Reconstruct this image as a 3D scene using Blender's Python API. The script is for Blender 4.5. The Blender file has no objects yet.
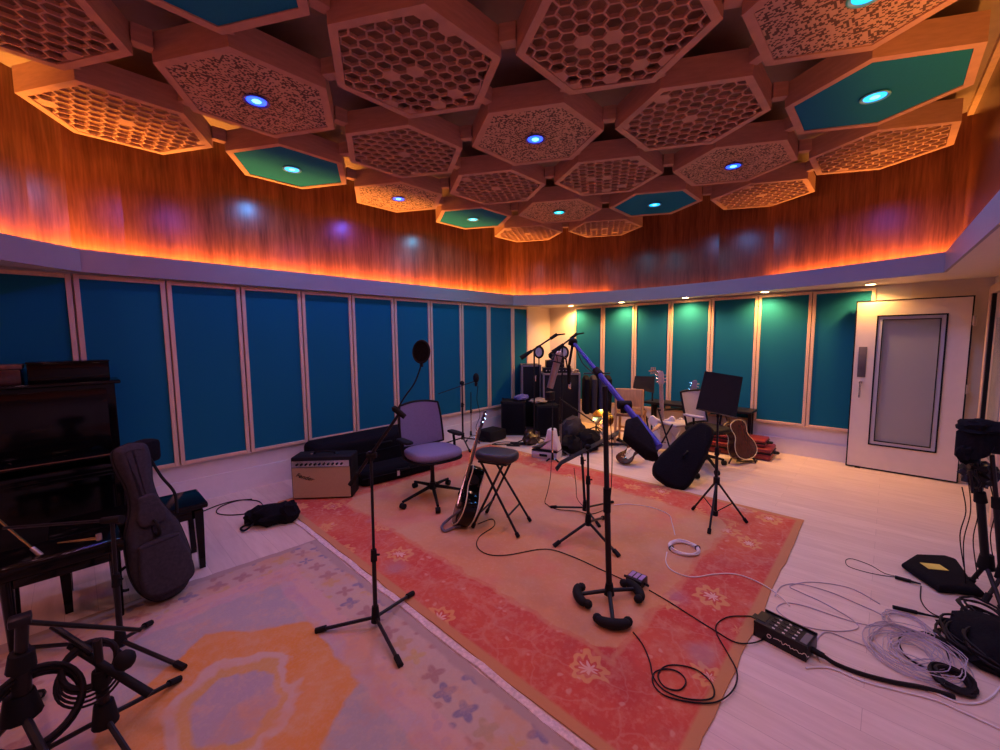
import bpy, bmesh, math, random
from mathutils import Vector, Matrix, noise
random.seed(7)
C = bpy.context.scene.collection
PI = math.pi
rad = math.radians
def V(*a): return Vector(a)

# ------------------------------------------------------------------ camera model
# room frame: x runs along the left wall, y points at the left wall, z up, camera stands over the origin
F = 408.0; PITCH = rad(-5.17); ROLL = rad(-0.5); EYE = V(0, 0, 1.6)
A0 = rad(46.3)
RIGHT = V(math.cos(A0), -math.sin(A0), 0); FWD = V(math.sin(A0), math.cos(A0), 0); UP = V(0, 0, 1)
cF = FWD*math.cos(PITCH) + UP*math.sin(PITCH); cU = -FWD*math.sin(PITCH) + UP*math.cos(PITCH)
cr, sr = math.cos(ROLL), math.sin(ROLL)
CX = RIGHT*cr + cU*sr; CY = RIGHT*-sr + cU*cr
def ray(px, py): return cF + CX*((px-500)/F) + CY*((375-py)/F)
def fl(px, py, z=0.0):
    r = ray(px, py); return EYE + r*((z-EYE.z)/r.z)
def D(px, py, like):                       # point seen at that pixel, as far away as the point «like»
    r = ray(px, py); f = FWD.dot(Vector(like)-EYE)
    return EYE + r*(f/FWD.dot(r))
def onx(px, py, x):
    r = ray(px, py); return EYE + r*(x/r.x)
def ony(px, py, y):
    r = ray(px, py); return EYE + r*(y/r.y)

# ------------------------------------------------------------------ materials
MATS = {}
def nodes(name):
    m = bpy.data.materials.new(name); m.use_nodes = True
    nt = m.node_tree; b = nt.nodes['Principled BSDF']
    return m, nt, b
def mat(name, col, rough=.6, metal=0., var=.12, scale=14., bump=0., spec=.5, emit=None, es=0., sheen=0., stretch=None):
    if name in MATS: return MATS[name]
    m, nt, b = nodes(name)
    tc = nt.nodes.new('ShaderNodeTexCoord'); n = nt.nodes.new('ShaderNodeTexNoise')
    n.inputs['Scale'].default_value = scale; n.inputs['Detail'].default_value = 4
    src = tc.outputs['Object']
    if stretch:
        mp = nt.nodes.new('ShaderNodeMapping'); mp.inputs['Scale'].default_value = stretch
        nt.links.new(src, mp.inputs['Vector']); src = mp.outputs['Vector']
    nt.links.new(src, n.inputs['Vector'])
    r = nt.nodes.new('ShaderNodeValToRGB')
    r.color_ramp.elements[0].position = .3; r.color_ramp.elements[1].position = .7
    r.color_ramp.elements[0].color = [max(0, c*(1-var)) for c in col]+[1]
    r.color_ramp.elements[1].color = [min(1, c*(1+var)) for c in col]+[1]
    nt.links.new(n.outputs['Fac'], r.inputs['Fac']); nt.links.new(r.outputs['Color'], b.inputs['Base Color'])
    b.inputs['Roughness'].default_value = rough; b.inputs['Metallic'].default_value = metal
    b.inputs['Specular IOR Level'].default_value = spec
    if sheen: b.inputs['Sheen Weight'].default_value = sheen
    if bump:
        bp = nt.nodes.new('ShaderNodeBump'); bp.inputs['Strength'].default_value = bump; bp.inputs['Distance'].default_value = .01
        nt.links.new(n.outputs['Fac'], bp.inputs['Height']); nt.links.new(bp.outputs['Normal'], b.inputs['Normal'])
    if emit:
        b.inputs['Emission Color'].default_value = list(emit)+[1]; b.inputs['Emission Strength'].default_value = es
    MATS[name] = m; return m

class G:                                   # tiny node-graph helper
    def __init__(s, nt): s.nt = nt
    def n(s, t, **kw):
        x = s.nt.nodes.new(t)
        for k, v in kw.items():
            if k.startswith('_'): setattr(x, k[1:], v)
            else: x.inputs[k.replace('__', ' ')].default_value = v
        return x
    def l(s, a, b): s.nt.links.new(a, b)
    def put(s, v, sock):
        if hasattr(v, 'links'): s.l(v, sock)
        else: sock.default_value = v
    def m(s, op, a, b=0., c=0.):
        x = s.nt.nodes.new('ShaderNodeMath'); x.operation = op
        for i, v in enumerate((a, b, c)): s.put(v, x.inputs[i])
        return x.outputs[0]
    def mix(s, f, a, b):
        x = s.nt.nodes.new('ShaderNodeMix'); x.data_type = 'RGBA'
        s.put(f, x.inputs[0])
        for v, k in ((a, 6), (b, 7)):
            if hasattr(v, 'links'): s.l(v, x.inputs[k])
            else: x.inputs[k].default_value = list(v)+[1]
        return x.outputs[2]
    def step(s, v, a, w=.01):              # 0 below a, 1 above
        x = s.nt.nodes.new('ShaderNodeMapRange'); x.clamp = True
        s.put(v, x.inputs[0]); x.inputs[1].default_value = a-w; x.inputs[2].default_value = a+w
        return x.outputs[0]

def wood_wall():
    m, nt, b = nodes('veneer'); g = G(nt)
    tc = g.n('ShaderNodeTexCoord'); mp = g.n('ShaderNodeMapping'); mp.inputs['Scale'].default_value = (5, 5, .35)
    g.l(tc.outputs['Object'], mp.inputs['Vector'])
    n = g.n('ShaderNodeTexNoise', Scale=2.2, Detail=6., Roughness=.6); g.l(mp.outputs['Vector'], n.inputs['Vector'])
    n2 = g.n('ShaderNodeTexNoise', Scale=14., Detail=3.); g.l(mp.outputs['Vector'], n2.inputs['Vector'])
    f = g.m('ADD', g.m('MULTIPLY', n.outputs['Fac'], .65), g.m('MULTIPLY', n2.outputs['Fac'], .35))
    r = g.n('ShaderNodeValToRGB'); e = r.color_ramp.elements
    e[0].position = .36; e[0].color = (.085, .024, .015, 1); e[1].position = .66; e[1].color = (.22, .070, .040, 1)
    g.l(f, r.inputs['Fac']); g.l(r.outputs['Color'], b.inputs['Base Color'])
    b.inputs['Roughness'].default_value = .25; b.inputs['Specular IOR Level'].default_value = .5
    return m
def floor_mat():
    m, nt, b = nodes('bleached_floorboards'); g = G(nt)
    tc = g.n('ShaderNodeTexCoord'); mp = g.n('ShaderNodeMapping'); mp.inputs['Rotation'].default_value = (0, 0, rad(90))
    g.l(tc.outputs['Object'], mp.inputs['Vector'])
    br = g.n('ShaderNodeTexBrick', Scale=1.0); br.offset = .37
    br.inputs['Color1'].default_value = (.74, .60, .50, 1); br.inputs['Color2'].default_value = (.66, .52, .43, 1)
    br.inputs['Mortar'].default_value = (.45, .34, .28, 1); br.inputs['Mortar Size'].default_value = .0012
    br.inputs['Brick Width'].default_value = 1.9; br.inputs['Row Height'].default_value = .14
    g.l(mp.outputs['Vector'], br.inputs['Vector'])
    m2 = g.n('ShaderNodeMapping'); m2.inputs['Scale'].default_value = (7, .8, 1); g.l(tc.outputs['Object'], m2.inputs['Vector'])
    n = g.n('ShaderNodeTexNoise', Scale=3., Detail=7., Roughness=.65); g.l(m2.outputs['Vector'], n.inputs['Vector'])
    v = g.n('ShaderNodeTexVoronoi', Scale=1.1); m3 = g.n('ShaderNodeMapping'); m3.inputs['Scale'].default_value = (1.4, .7, 1)
    g.l(tc.outputs['Object'], m3.inputs['Vector']); g.l(m3.outputs['Vector'], v.inputs['Vector'])
    c = g.mix(g.m('MULTIPLY', g.step(n.outputs['Fac'], .52, .16), .5), br.outputs['Color'], (.50, .36, .28))
    c = g.mix(g.m('MULTIPLY', g.m('SUBTRACT', 1., g.step(v.outputs['Distance'], .035, .015)), .8), c, (.22, .12, .09))
    g.l(c, b.inputs['Base Color']); b.inputs['Roughness'].default_value = .42
    return m
def red_rug():
    m, nt, b = nodes('red_rug_wool'); g = G(nt)
    tc = g.n('ShaderNodeTexCoord'); P = tc.outputs['Object']   # local, centre at 0
    nz = g.n('ShaderNodeTexNoise', Scale=6., Detail=3.); g.l(P, nz.inputs['Vector'])
    sub = g.n('ShaderNodeVectorMath', _operation='SUBTRACT'); g.l(nz.outputs['Color'], sub.inputs[0]); sub.inputs[1].default_value = (.5, .5, .5)
    sc = g.n('ShaderNodeVectorMath', _operation='SCALE'); g.l(sub.outputs[0], sc.inputs[0]); sc.inputs['Scale'].default_value = .13
    ad = g.n('ShaderNodeVectorMath', _operation='ADD'); g.l(P, ad.inputs[0]); g.l(sc.outputs[0], ad.inputs[1])
    s = g.n('ShaderNodeSeparateXYZ'); g.l(ad.outputs[0], s.inputs[0])
    s0 = g.n('ShaderNodeSeparateXYZ'); g.l(P, s0.inputs[0])
    HX, HY = 1.49, 1.925
    dx = g.m('SUBTRACT', HX, g.m('ABSOLUTE', s.outputs[0])); dy = g.m('SUBTRACT', HY, g.m('ABSOLUTE', s.outputs[1]))
    d = g.m('MINIMUM', dx, dy)
    d0 = g.m('MINIMUM', g.m('SUBTRACT', HX, g.m('ABSOLUTE', s0.outputs[0])), g.m('SUBTRACT', HY, g.m('ABSOLUTE', s0.outputs[1])))
    cs = g.m('ADD', dx, dy)                                     # cut the corners of the field
    big = g.n('ShaderNodeTexNoise', Scale=1.6, Detail=5.); g.l(P, big.inputs['Vector'])
    fine = g.n('ShaderNodeTexNoise', Scale=38., Detail=4.); g.l(P, fine.inputs['Vector'])
    v = g.n('ShaderNodeTexVoronoi', Scale=3.2, Randomness=.75, _feature='F1'); g.l(ad.outputs[0], v.inputs['Vector'])
    rd = v.outputs['Distance']
    # direction round each flower for petals
    vv = g.n('ShaderNodeVectorMath', _operation='SUBTRACT'); g.l(ad.outputs[0], vv.inputs[0]); g.l(v.outputs['Position'], vv.inputs[1])
    sp = g.n('ShaderNodeSeparateXYZ'); g.l(vv.outputs[0], sp.inputs[0])
    ang = g.m('ARCTAN2', sp.outputs[1], sp.outputs[0])
    pet = g.m('ADD', rd, g.m('MULTIPLY', g.m('SINE', g.m('MULTIPLY', ang, 8.)), .045))
    red = g.mix(g.step(big.outputs['Fac'], .5, .2), (.50, .055, .055), (.60, .15, .075))
    red = g.mix(g.m('MULTIPLY', g.step(fine.outputs['Fac'], .58, .06), .35), red, (.60, .24, .16))
    ring = g.m('MULTIPLY', g.step(pet, .19, .012), g.m('SUBTRACT', 1., g.step(pet, .30, .012)))
    c = g.mix(g.m('MULTIPLY', ring, .75), red, (.66, .36, .13))
    core = g.m('SUBTRACT', 1., g.step(pet, .11, .012))
    c = g.mix(g.m('MULTIPLY', core, .85), c, (.70, .48, .38))
    v2 = g.n('ShaderNodeTexVoronoi', Scale=9., _feature='F1'); g.l(ad.outputs[0], v2.inputs['Vector'])
    dots = g.m('SUBTRACT', 1., g.step(v2.outputs['Distance'], .13, .03))
    c = g.mix(g.m('MULTIPLY', dots, .5), c, (.66, .40, .28))
    v3 = g.n('ShaderNodeTexVoronoi', Scale=3.3, _feature='DISTANCE_TO_EDGE'); g.l(ad.outputs[0], v3.inputs['Vector'])
    vine = g.m('SUBTRACT', 1., g.step(v3.outputs['Distance'], .014, .008))
    c = g.mix(g.m('MULTIPLY', vine, .22), c, (.60, .36, .24))
    v4 = g.n('ShaderNodeTexVoronoi', Scale=1.35, _feature='F1'); g.l(ad.outputs[0], v4.inputs['Vector'])
    c = g.mix(g.m('MULTIPLY', g.m('SUBTRACT', 1., g.step(v4.outputs['Distance'], .11, .05)), .5), c, (.36, .27, .30))
    # tan field
    tan = g.mix(g.step(big.outputs['Fac'], .55, .14), (.60, .29, .125), (.58, .34, .20))
    tan = g.mix(g.m('MULTIPLY', g.step(fine.outputs['Fac'], .6, .08), .3), tan, (.66, .40, .22))
    mx = g.n('ShaderNodeTexNoise', Scale=2.3, Detail=2.); mpp = g.n('ShaderNodeMapping'); mpp.inputs['Location'].default_value = (3.1, 1.7, 0)
    g.l(P, mpp.inputs['Vector']); g.l(mpp.outputs['Vector'], mx.inputs['Vector'])
    tan = g.mix(g.m('MULTIPLY', g.step(mx.outputs['Fac'], .62, .07), .55), tan, (.62, .21, .15))
    infield = g.m('MULTIPLY', g.step(d, .46, .012), g.step(cs, 1.02, .012))
    c = g.mix(infield, c, tan)
    line = g.m('MULTIPLY', g.step(d, .43, .008), g.m('SUBTRACT', 1., g.step(d, .46, .008)))
    c = g.mix(g.m('MULTIPLY', line, .5), c, (.60, .30, .14))
    w1 = g.n('ShaderNodeTexNoise', Scale=9., Detail=8., Roughness=.75); g.l(P, w1.inputs['Vector'])
    w2 = g.n('ShaderNodeTexNoise', Scale=2.7, Detail=5., Roughness=.65); g.l(P, w2.inputs['Vector'])
    c = g.mix(g.m('MULTIPLY', g.step(w1.outputs['Fac'], .56, .07), .28), c, (.64, .34, .20))
    c = g.mix(g.m('MULTIPLY', g.step(w2.outputs['Fac'], .57, .07), .22), c, (.42, .20, .15))
    edge = g.m('SUBTRACT', 1., g.step(d0, .055, .008))
    c = g.mix(edge, c, (.52, .25, .11))
    g.l(c, b.inputs['Base Color']); b.inputs['Roughness'].default_value = .95; b.inputs['Specular IOR Level'].default_value = .1
    bp = g.n('ShaderNodeBump', Strength=.4, Distance=.004); g.l(fine.outputs['Fac'], bp.inputs['Height']); g.l(bp.outputs['Normal'], b.inputs['Normal'])
    return m
def pale_rug():
    m, nt, b = nodes('pale_rug_wool'); g = G(nt)
    tc = g.n('ShaderNodeTexCoord'); P = tc.outputs['Object']
    nz = g.n('ShaderNodeTexNoise', Scale=7., Detail=3.); g.l(P, nz.inputs['Vector'])
    sub = g.n('ShaderNodeVectorMath', _operation='SUBTRACT'); g.l(nz.outputs['Color'], sub.inputs[0]); sub.inputs[1].default_value = (.5, .5, .5)
    sc = g.n('ShaderNodeVectorMath', _operation='SCALE'); g.l(sub.outputs[0], sc.inputs[0]); sc.inputs['Scale'].default_value = .08
    ad = g.n('ShaderNodeVectorMath', _operation='ADD'); g.l(P, ad.inputs[0]); g.l(sc.outputs[0], ad.inputs[1])
    s = g.n('ShaderNodeSeparateXYZ'); g.l(ad.outputs[0], s.inputs[0])
    HX, HY = .84, 1.24
    dx = g.m('SUBTRACT', HX, g.m('ABSOLUTE', s.outputs[0])); dy = g.m('SUBTRACT', HY, g.m('ABSOLUTE', s.outputs[1]))
    d = g.m('MINIMUM', dx, dy)
    fine = g.n('ShaderNodeTexNoise', Scale=75., Detail=5.); g.l(P, fine.inputs['Vector'])
    big = g.n('ShaderNodeTexNoise', Scale=2.2, Detail=5.); g.l(P, big.inputs['Vector'])
    # border: cream with blue-violet sprigs
    v = g.n('ShaderNodeTexVoronoi', Scale=7.5, Randomness=.35); g.l(P, v.inputs['Vector'])
    vv = g.n('ShaderNodeVectorMath', _operation='SUBTRACT'); g.l(P, vv.inputs[0]); g.l(v.outputs['Position'], vv.inputs[1])
    sp = g.n('ShaderNodeSeparateXYZ'); g.l(vv.outputs[0], sp.inputs[0])
    pet = g.m('ADD', v.outputs['Distance'], g.m('MULTIPLY', g.m('SINE', g.m('MULTIPLY', g.m('ARCTAN2', sp.outputs[1], sp.outputs[0]), 4.)), .11))
    spr = g.m('SUBTRACT', 1., g.step(pet, .33, .05))
    hue = g.n('ShaderNodeSeparateColor'); g.l(v.outputs['Color'], hue.inputs[0])
    fcol = g.mix(g.step(hue.outputs[0], .5, .05), (.20, .18, .26), (.36, .20, .18))
    fcol = g.mix(g.step(hue.outputs[1], .8, .03), fcol, (.50, .36, .16))
    cream = g.mix(big.outputs['Fac'], (.52, .39, .30), (.44, .33, .27))
    bor = g.mix(g.m('MULTIPLY', spr, .9), cream, fcol)
    v2 = g.n('ShaderNodeTexVoronoi', Scale=13.); g.l(ad.outputs[0], v2.inputs['Vector'])
    st = g.mix(g.m('MULTIPLY', g.m('SUBTRACT', 1., g.step(v2.outputs['Distance'], .3, .05)), .5), (.54, .36, .30), (.40, .30, .34))
    c = g.mix(g.step(d, .25, .01), bor, st)
    v3 = g.n('ShaderNodeTexVoronoi', Scale=9., _feature='DISTANCE_TO_EDGE'); g.l(ad.outputs[0], v3.inputs['Vector'])
    gf = g.mix(g.m('MULTIPLY', g.m('SUBTRACT', 1., g.step(v3.outputs['Distance'], .05, .03)), .3), (.47, .36, .34), (.52, .32, .24))
    gf = g.mix(g.step(nz.outputs['Fac'], .52, .06), gf, (.46, .32, .32))
    c = g.mix(g.step(d, .33, .01), c, gf)
    c = g.mix(g.step(d, .41, .01), c, g.mix(big.outputs['Fac'], (.35, .33, .33), (.40, .35, .33)))
    # orange stepped medallion, centre a little towards the red rug
    ax = g.m('ABSOLUTE', g.m('SUBTRACT', s.outputs[0], .0)); ay = g.m('ABSOLUTE', g.m('SUBTRACT', s.outputs[1], .0))
    ln = g.m('MAXIMUM', g.m('MULTIPLY', ax, 2.33), g.m('ADD', g.m('MULTIPLY', ay, 1.67), g.m('MULTIPLY', ax, 1.2)))
    med = g.m('SUBTRACT', 1., g.step(ln, 1.0, .02))
    org = g.mix(g.step(big.outputs['Fac'], .5, .2), (.60, .25, .05), (.58, .29, .10))
    c = g.mix(med, c, org)
    lz = g.m('ADD', ln, g.m('MULTIPLY', g.m('SUBTRACT', nz.outputs['Fac'], .5), .32))
    c = g.mix(g.m('SUBTRACT', 1., g.step(lz, .56, .02)), c, (.52, .38, .30))
    c = g.mix(g.m('SUBTRACT', 1., g.step(lz, .46, .02)), c, (.54, .33, .12))
    c = g.mix(g.m('SUBTRACT', 1., g.step(lz, .37, .02)), c, (.38, .32, .34))
    c = g.mix(g.m('MULTIPLY', g.step(fine.outputs['Fac'], .56, .10), .10), c, (.60, .50, .46))
    w1 = g.n('ShaderNodeTexNoise', Scale=9., Detail=8., Roughness=.75); g.l(P, w1.inputs['Vector'])
    w2 = g.n('ShaderNodeTexNoise', Scale=2.7, Detail=5., Roughness=.65); g.l(P, w2.inputs['Vector'])
    c = g.mix(g.m('MULTIPLY', g.step(w1.outputs['Fac'], .56, .07), .45), c, (.58, .40, .26))
    c = g.mix(g.m('MULTIPLY', g.step(w2.outputs['Fac'], .57, .07), .50), c, (.58, .30, .13))
    c = g.mix(g.m('SUBTRACT', 1., g.step(d, .035, .01)), c, (.40, .30, .25))
    g.l(c, b.inputs['Base Color']); b.inputs['Roughness'].default_value = .95; b.inputs['Specular IOR Level'].default_value = .1
    bp = g.n('ShaderNodeBump', Strength=.4, Distance=.004); g.l(fine.outputs['Fac'], bp.inputs['Height']); g.l(bp.outputs['Normal'], b.inputs['Normal'])
    return m
def perf_mat():                            # plywood punched with runs of small square holes
    m, nt, b = nodes('perforated_plywood'); g = G(nt)
    tc = g.n('ShaderNodeTexCoord'); P = tc.outputs['Object']
    sc = g.n('ShaderNodeVectorMath', _operation='SCALE'); g.l(P, sc.inputs[0]); sc.inputs['Scale'].default_value = 88.
    fl_ = g.n('ShaderNodeVectorMath', _operation='FLOOR'); g.l(sc.outputs[0], fl_.inputs[0])
    wn = g.n('ShaderNodeTexWhiteNoise', _noise_dimensions='2D'); g.l(fl_.outputs[0], wn.inputs['Vector'])
    hole = g.step(wn.outputs['Value'], .60, .005)
    c = g.mix(hole, (.54, .33, .25), (.10, .045, .035))
    g.l(c, b.inputs['Base Color']); b.inputs['Roughness'].default_value = .6
    bp = g.n('ShaderNodeBump', Strength=.8, Distance=.006, _invert=True); g.l(hole, bp.inputs['Height']); g.l(bp.outputs['Normal'], b.inputs['Normal'])
    return m
M_WOOD = wood_wall(); M_FLOOR = floor_mat(); M_RED = red_rug(); M_PALE = pale_rug(); M_PERF = perf_mat()
PLY = mat('plywood', (.50, .28, .215), .55, var=.1, scale=9, stretch=(1, 1, 6))
PLYD = mat('plywood_recess_shade', (.26, .13, .075), .7, var=.15)  # plywood darkened to paint in the shade behind the honeycomb holes
TEAL = mat('teal_fabric', (.008, .125, .195), .95, var=.06, scale=180, bump=.15, spec=.1)
TEALC = mat('teal_ceiling_fabric', (.012, .185, .34), .95, var=.06, scale=180, spec=.1)
PINE = mat('pale_pine', (.66, .45, .31), .5, var=.08, scale=5, stretch=(6, 6, 1))
WHITE = mat('cream_paint', (.76, .66, .54), .6, var=.02)
WALLP = mat('lower_wall_paint', (.72, .66, .64), .55, var=.03)
FASC = mat('fascia_paint', (.29, .245, .26), .5, var=.02)
CEIL = mat('ceiling_paint', (.34, .26, .22), .8, var=.05)
BLK = mat('black_metal', (.009, .008, .010), .42, var=.2, spec=.3)
BLKM = mat('black_satin_steel', (.016, .015, .017), .35, metal=.4, var=.1, spec=.35)
RUB = mat('black_rubber', (.007, .007, .008), .7, spec=.2)
LACQ = mat('black_lacquer', (.003, .0025, .003), .12, var=.1, spec=.25)
NYL = mat('black_nylon', (.006, .0055, .008), .9, var=.3, scale=60, bump=.25, spec=.12)
GNYL = mat('charcoal_nylon', (.036, .032, .040), .85, var=.2, scale=60, bump=.2, spec=.15)
TOLEX = mat('black_tolex', (.008, .0075, .009), .6, var=.3, scale=160, bump=.3, spec=.2)
GRILL = mat('silver_tan_grille_cloth', (.42, .31, .18), .8, var=.18, scale=220, bump=.2)
CHROME = mat('chrome', (.75, .72, .70), .18, metal=1., var=.05)
GREYF = mat('lavender_grey_upholstery', (.17, .15, .26), .9, var=.1, scale=90, bump=.1)
MESHG = mat('grey_mesh', (.42, .38, .38), .8, var=.1, scale=90)
DWOOD = mat('dark_lacquered_wood', (.035, .015, .010), .3, var=.3, scale=6, stretch=(1, 1, .2))
MAPLE = mat('maple', (.55, .30, .12), .4, var=.15, scale=8, stretch=(4, 4, 1))
BROWN = mat('brown_wood', (.16, .065, .03), .4, var=.25, scale=8, stretch=(5, 5, 1))
MAHO = mat('mahogany_gloss', (.055, .016, .010), .25, var=.3, scale=8, stretch=(5, 5, 1))
MAROON = mat('maroon_vinyl', (.20, .014, .02), .45, var=.15, scale=30)
LWHITE = mat('white_plastic', (.72, .68, .66), .4, var=.03)
LGREY = mat('pale_grey_plastic', (.50, .48, .50), .45, var=.03)
BLUE = mat('blue_lit_tube', (.022, .03, .40), .4, metal=.1, var=.06)  # blue lamp light reflected on the tube, put into its colour
NAVY = mat('navy_cloth', (.02, .022, .06), .9, var=.2, scale=40)
GOLD = mat('brass', (.75, .48, .14), .2, metal=1., var=.05)
COND = mat('brushed_nickel', (.42, .36, .33), .35, metal=.8, var=.1)
CREAMP = mat('cream_binding', (.72, .62, .40), .4, var=.05)
YEL = mat('yellow_label', (.72, .62, .10), .5, var=.05)
CABLE = mat('black_cable', (.010, .007, .008), .6, spec=.2)
CABW = mat('white_cable', (.70, .66, .66), .45, var=.04)
CABC = mat('clear_violet_cable', (.44, .38, .44), .35, var=.1)
FRINGE = mat('rug_fringe', (.66, .52, .48), .95, var=.2, scale=60, bump=.3)
GLASS, _nt, _b = nodes('window_glass'); _b.inputs['Base Color'].default_value = (.46, .46, .42, 1); _b.inputs['Roughness'].default_value = .12
_b.inputs['Transmission Weight'].default_value = .25
def emis(name, col, s): return mat(name, (0.02, .02, .02), .4, emit=col, es=s)
E_CYAN = emis('cyan_lamp', (.0, .42, 1.0), 2.6); E_BLUE = emis('blue_lamp', (.01, .07, 1.0), 3.2); E_CORE = emis('lamp_core', (.12, .62, 1.0), 4.5)
E_GREEN = emis('aqua_lamp', (.0, .62, .8), 2.); E_WARM = emis('warm_lamp', (1., .62, .25), 40); E_LED = emis('amber_led', (1., .28, .02), 6)
HALO_B = mat('violet_glow_trim', (.10, .08, .55), .3); HALO_C = mat('aqua_glow_trim', (.10, .45, .55), .3)  # glow around each lamp painted into the trim ring colour

# ------------------------------------------------------------------ mesh builder
def frame(z, up=UP):
    z = Vector(z).normalized(); x = Vector(up).cross(z)
    if x.length < 1e-5: x = V(1, 0, 0).cross(z)
    if x.length < 1e-5: x = V(0, 1, 0)
    x.normalize(); y = z.cross(x)
    return Matrix((x, y, z)).transposed()
def TR(loc, z=(0, 0, 1), up=(0, 1, 0)):
    return Matrix.Translation(Vector(loc)) @ frame(z, up).to_4x4()
def TX(loc, x, y):                          # local x axis along x, local y about along y
    x = Vector(x).normalized(); z = x.cross(Vector(y)).normalized(); y = z.cross(x)
    return Matrix.Translation(Vector(loc)) @ Matrix((x, y, z)).transposed().to_4x4()
def catmull(pts, n=6):
    p = [Vector(q) for q in pts]
    if len(p) < 3: return p
    out = []
    for i in range(len(p)-1):
        a = p[max(i-1, 0)]; b = p[i]; c = p[i+1]; d = p[min(i+2, len(p)-1)]
        for k in range(n):
            t = k/n
            out.append(.5*((2*b)+(c-a)*t+(2*a-5*b+4*c-d)*t*t+(-a+3*b-3*c+d)*t**3))
    out.append(p[-1]); return out
class MB:
    def __init__(s): s.v = []; s.f = []; s.T = Matrix.Identity(4)
    def at(s, T): s.T = T; return s
    def add(s, vs, fs):
        o = len(s.v); s.v += [s.T @ Vector(q) for q in vs]; s.f += [tuple(i+o for i in f) for f in fs]; return s
    def box(s, c, d, bev=0.):
        x, y, z = c; a, b_, h = d[0]/2, d[1]/2, d[2]/2
        if bev <= 0:
            vs = [(x+i*a, y+j*b_, z+k*h) for k in (-1, 1) for j in (-1, 1) for i in (-1, 1)]
            return s.add(vs, [(0, 2, 3, 1), (4, 5, 7, 6), (0, 1, 5, 4), (2, 6, 7, 3), (0, 4, 6, 2), (1, 3, 7, 5)])
        e = min(bev, a*.95, b_*.95, h*.95)
        bm = bmesh.new(); bmesh.ops.create_cube(bm, size=1)
        for q in bm.verts: q.co = Vector((q.co.x*2*a, q.co.y*2*b_, q.co.z*2*h))
        bmesh.ops.bevel(bm, geom=bm.edges[:], offset=e, segments=2, affect='EDGES', profile=.5)
        bm.verts.ensure_lookup_table()
        s.add([q.co+Vector(c) for q in bm.verts], [[q.index for q in f.verts] for f in bm.faces]); bm.free(); return s
    def loft(s, rings, cap=True, closed=True):
        n = len(rings[0]); vs = [q for r in rings for q in r]; fs = []
        for i in range(len(rings)-1):
            for j in range(n if closed else n-1):
                k = (j+1) % n; fs.append((i*n+j, i*n+k, (i+1)*n+k, (i+1)*n+j))
        if cap: fs.append(tuple(range(n-1, -1, -1))); fs.append(tuple((len(rings)-1)*n+j for j in range(n)))
        return s.add(vs, fs)
    def cyl(s, a, b, r, r2=None, seg=10, cap=True):
        a = Vector(a); b = Vector(b); R = frame(b-a, (0.01, .02, 1)); r2 = r if r2 is None else r2
        c = [R @ V(math.cos(2*PI*j/seg), math.sin(2*PI*j/seg), 0) for j in range(seg)]
        return s.loft([[a+q*r for q in c], [b+q*r2 for q in c]], cap)
    def tube(s, pts, r, seg=8, closed=False):
        p = [Vector(q) for q in pts]; n = len(p); rings = []
        up = V(0.013, .021, 1)
        for i in range(n):
            t = (p[(i+1) % n]-p[i-1]) if closed else (p[min(i+1, n-1)]-p[max(i-1, 0)])
            if t.length < 1e-7: t = V(0, 0, 1)
            t.normalize()
            x = up.cross(t) if abs(up.normalized().dot(t)) < .97 or i == 0 else rx.cross(t).cross(t)*-1
            if x.length < 1e-4: x = V(1, 0, 0).cross(t)
            x.normalize()
            if i and x.dot(rx) < 0: x = -x
            rx = x
            y = t.cross(x); rr = r(i/(n-1)) if callable(r) else r
            rings.append([p[i]+(x*math.cos(2*PI*j/seg)+y*math.sin(2*PI*j/seg))*rr for j in range(seg)])
        if closed: rings.append(rings[0])
        return s.loft(rings, not closed)
    def lathe(s, prof, seg=24):             # (r, z) about local z
        return s.loft([[V(r*math.cos(2*PI*j/seg), r*math.sin(2*PI*j/seg), z) for j in range(seg)] for r, z in prof], True)
    def slab(s, out, t, bev=.01, steps=3, z0=None):   # outline (x, y), thickness t about z=0, rounded edges
        n = len(out); O = [V(q[0], q[1], 0) for q in out]
        ar = sum(O[i].x*O[(i+1) % n].y-O[(i+1) % n].x*O[i].y for i in range(n))
        if ar < 0: O.reverse()
        N = []
        for i in range(n):
            d = (O[(i+1) % n]-O[i-1]); N.append(V(d.y, -d.x, 0).normalized())
        h = t/2; e = min(bev, h); rings = []
        for k in range(steps+1):
            a = PI/2*(1-k/steps); rings.append([O[i]-N[i]*bev*(1-math.cos(a)) + V(0, 0, -h+e-e*math.sin(a)) for i in range(n)])
        for k in range(steps+1):
            a = PI/2*k/steps; rings.append([O[i]-N[i]*bev*(1-math.cos(a)) + V(0, 0, h-e+e*math.sin(a)) for i in range(n)])
        if z0 is not None: rings = [[q+V(0, 0, z0+h) for q in r] for r in rings]
        return s.loft(rings)
    def torus(s, c, R, r, z=(0, 0, 1), sx=1., seg=28, ms=8, up=(0, 1, 0)):
        T = TR(c, z, up)
        return s.tube([T @ V(R*sx*math.cos(2*PI*i/seg), R*math.sin(2*PI*i/seg), 0) for i in range(seg)], r, ms, True)
    def ball(s, c, r, sub=2, wob=0., flat=None, seed=0, fr=2.2):
        r = (r, r, r) if not hasattr(r, '__len__') else r
        bm = bmesh.new(); bmesh.ops.create_icosphere(bm, subdivisions=sub, radius=1)
        vs = []
        for q in bm.verts:
            k = 1+wob*noise.noise(q.co*fr+V(seed*3.1, seed, seed*.7))+wob*.5*noise.noise(q.co*fr*2.7+V(seed, seed*2, 9))
            p = V(q.co.x*r[0]*k, q.co.y*r[1]*k, q.co.z*r[2]*k)+Vector(c)
            if flat is not None and p.z < flat: p.z = flat
            vs.append(p)
        s.add(vs, [[q.index for q in f.verts] for f in bm.faces]); bm.free(); return s
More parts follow.
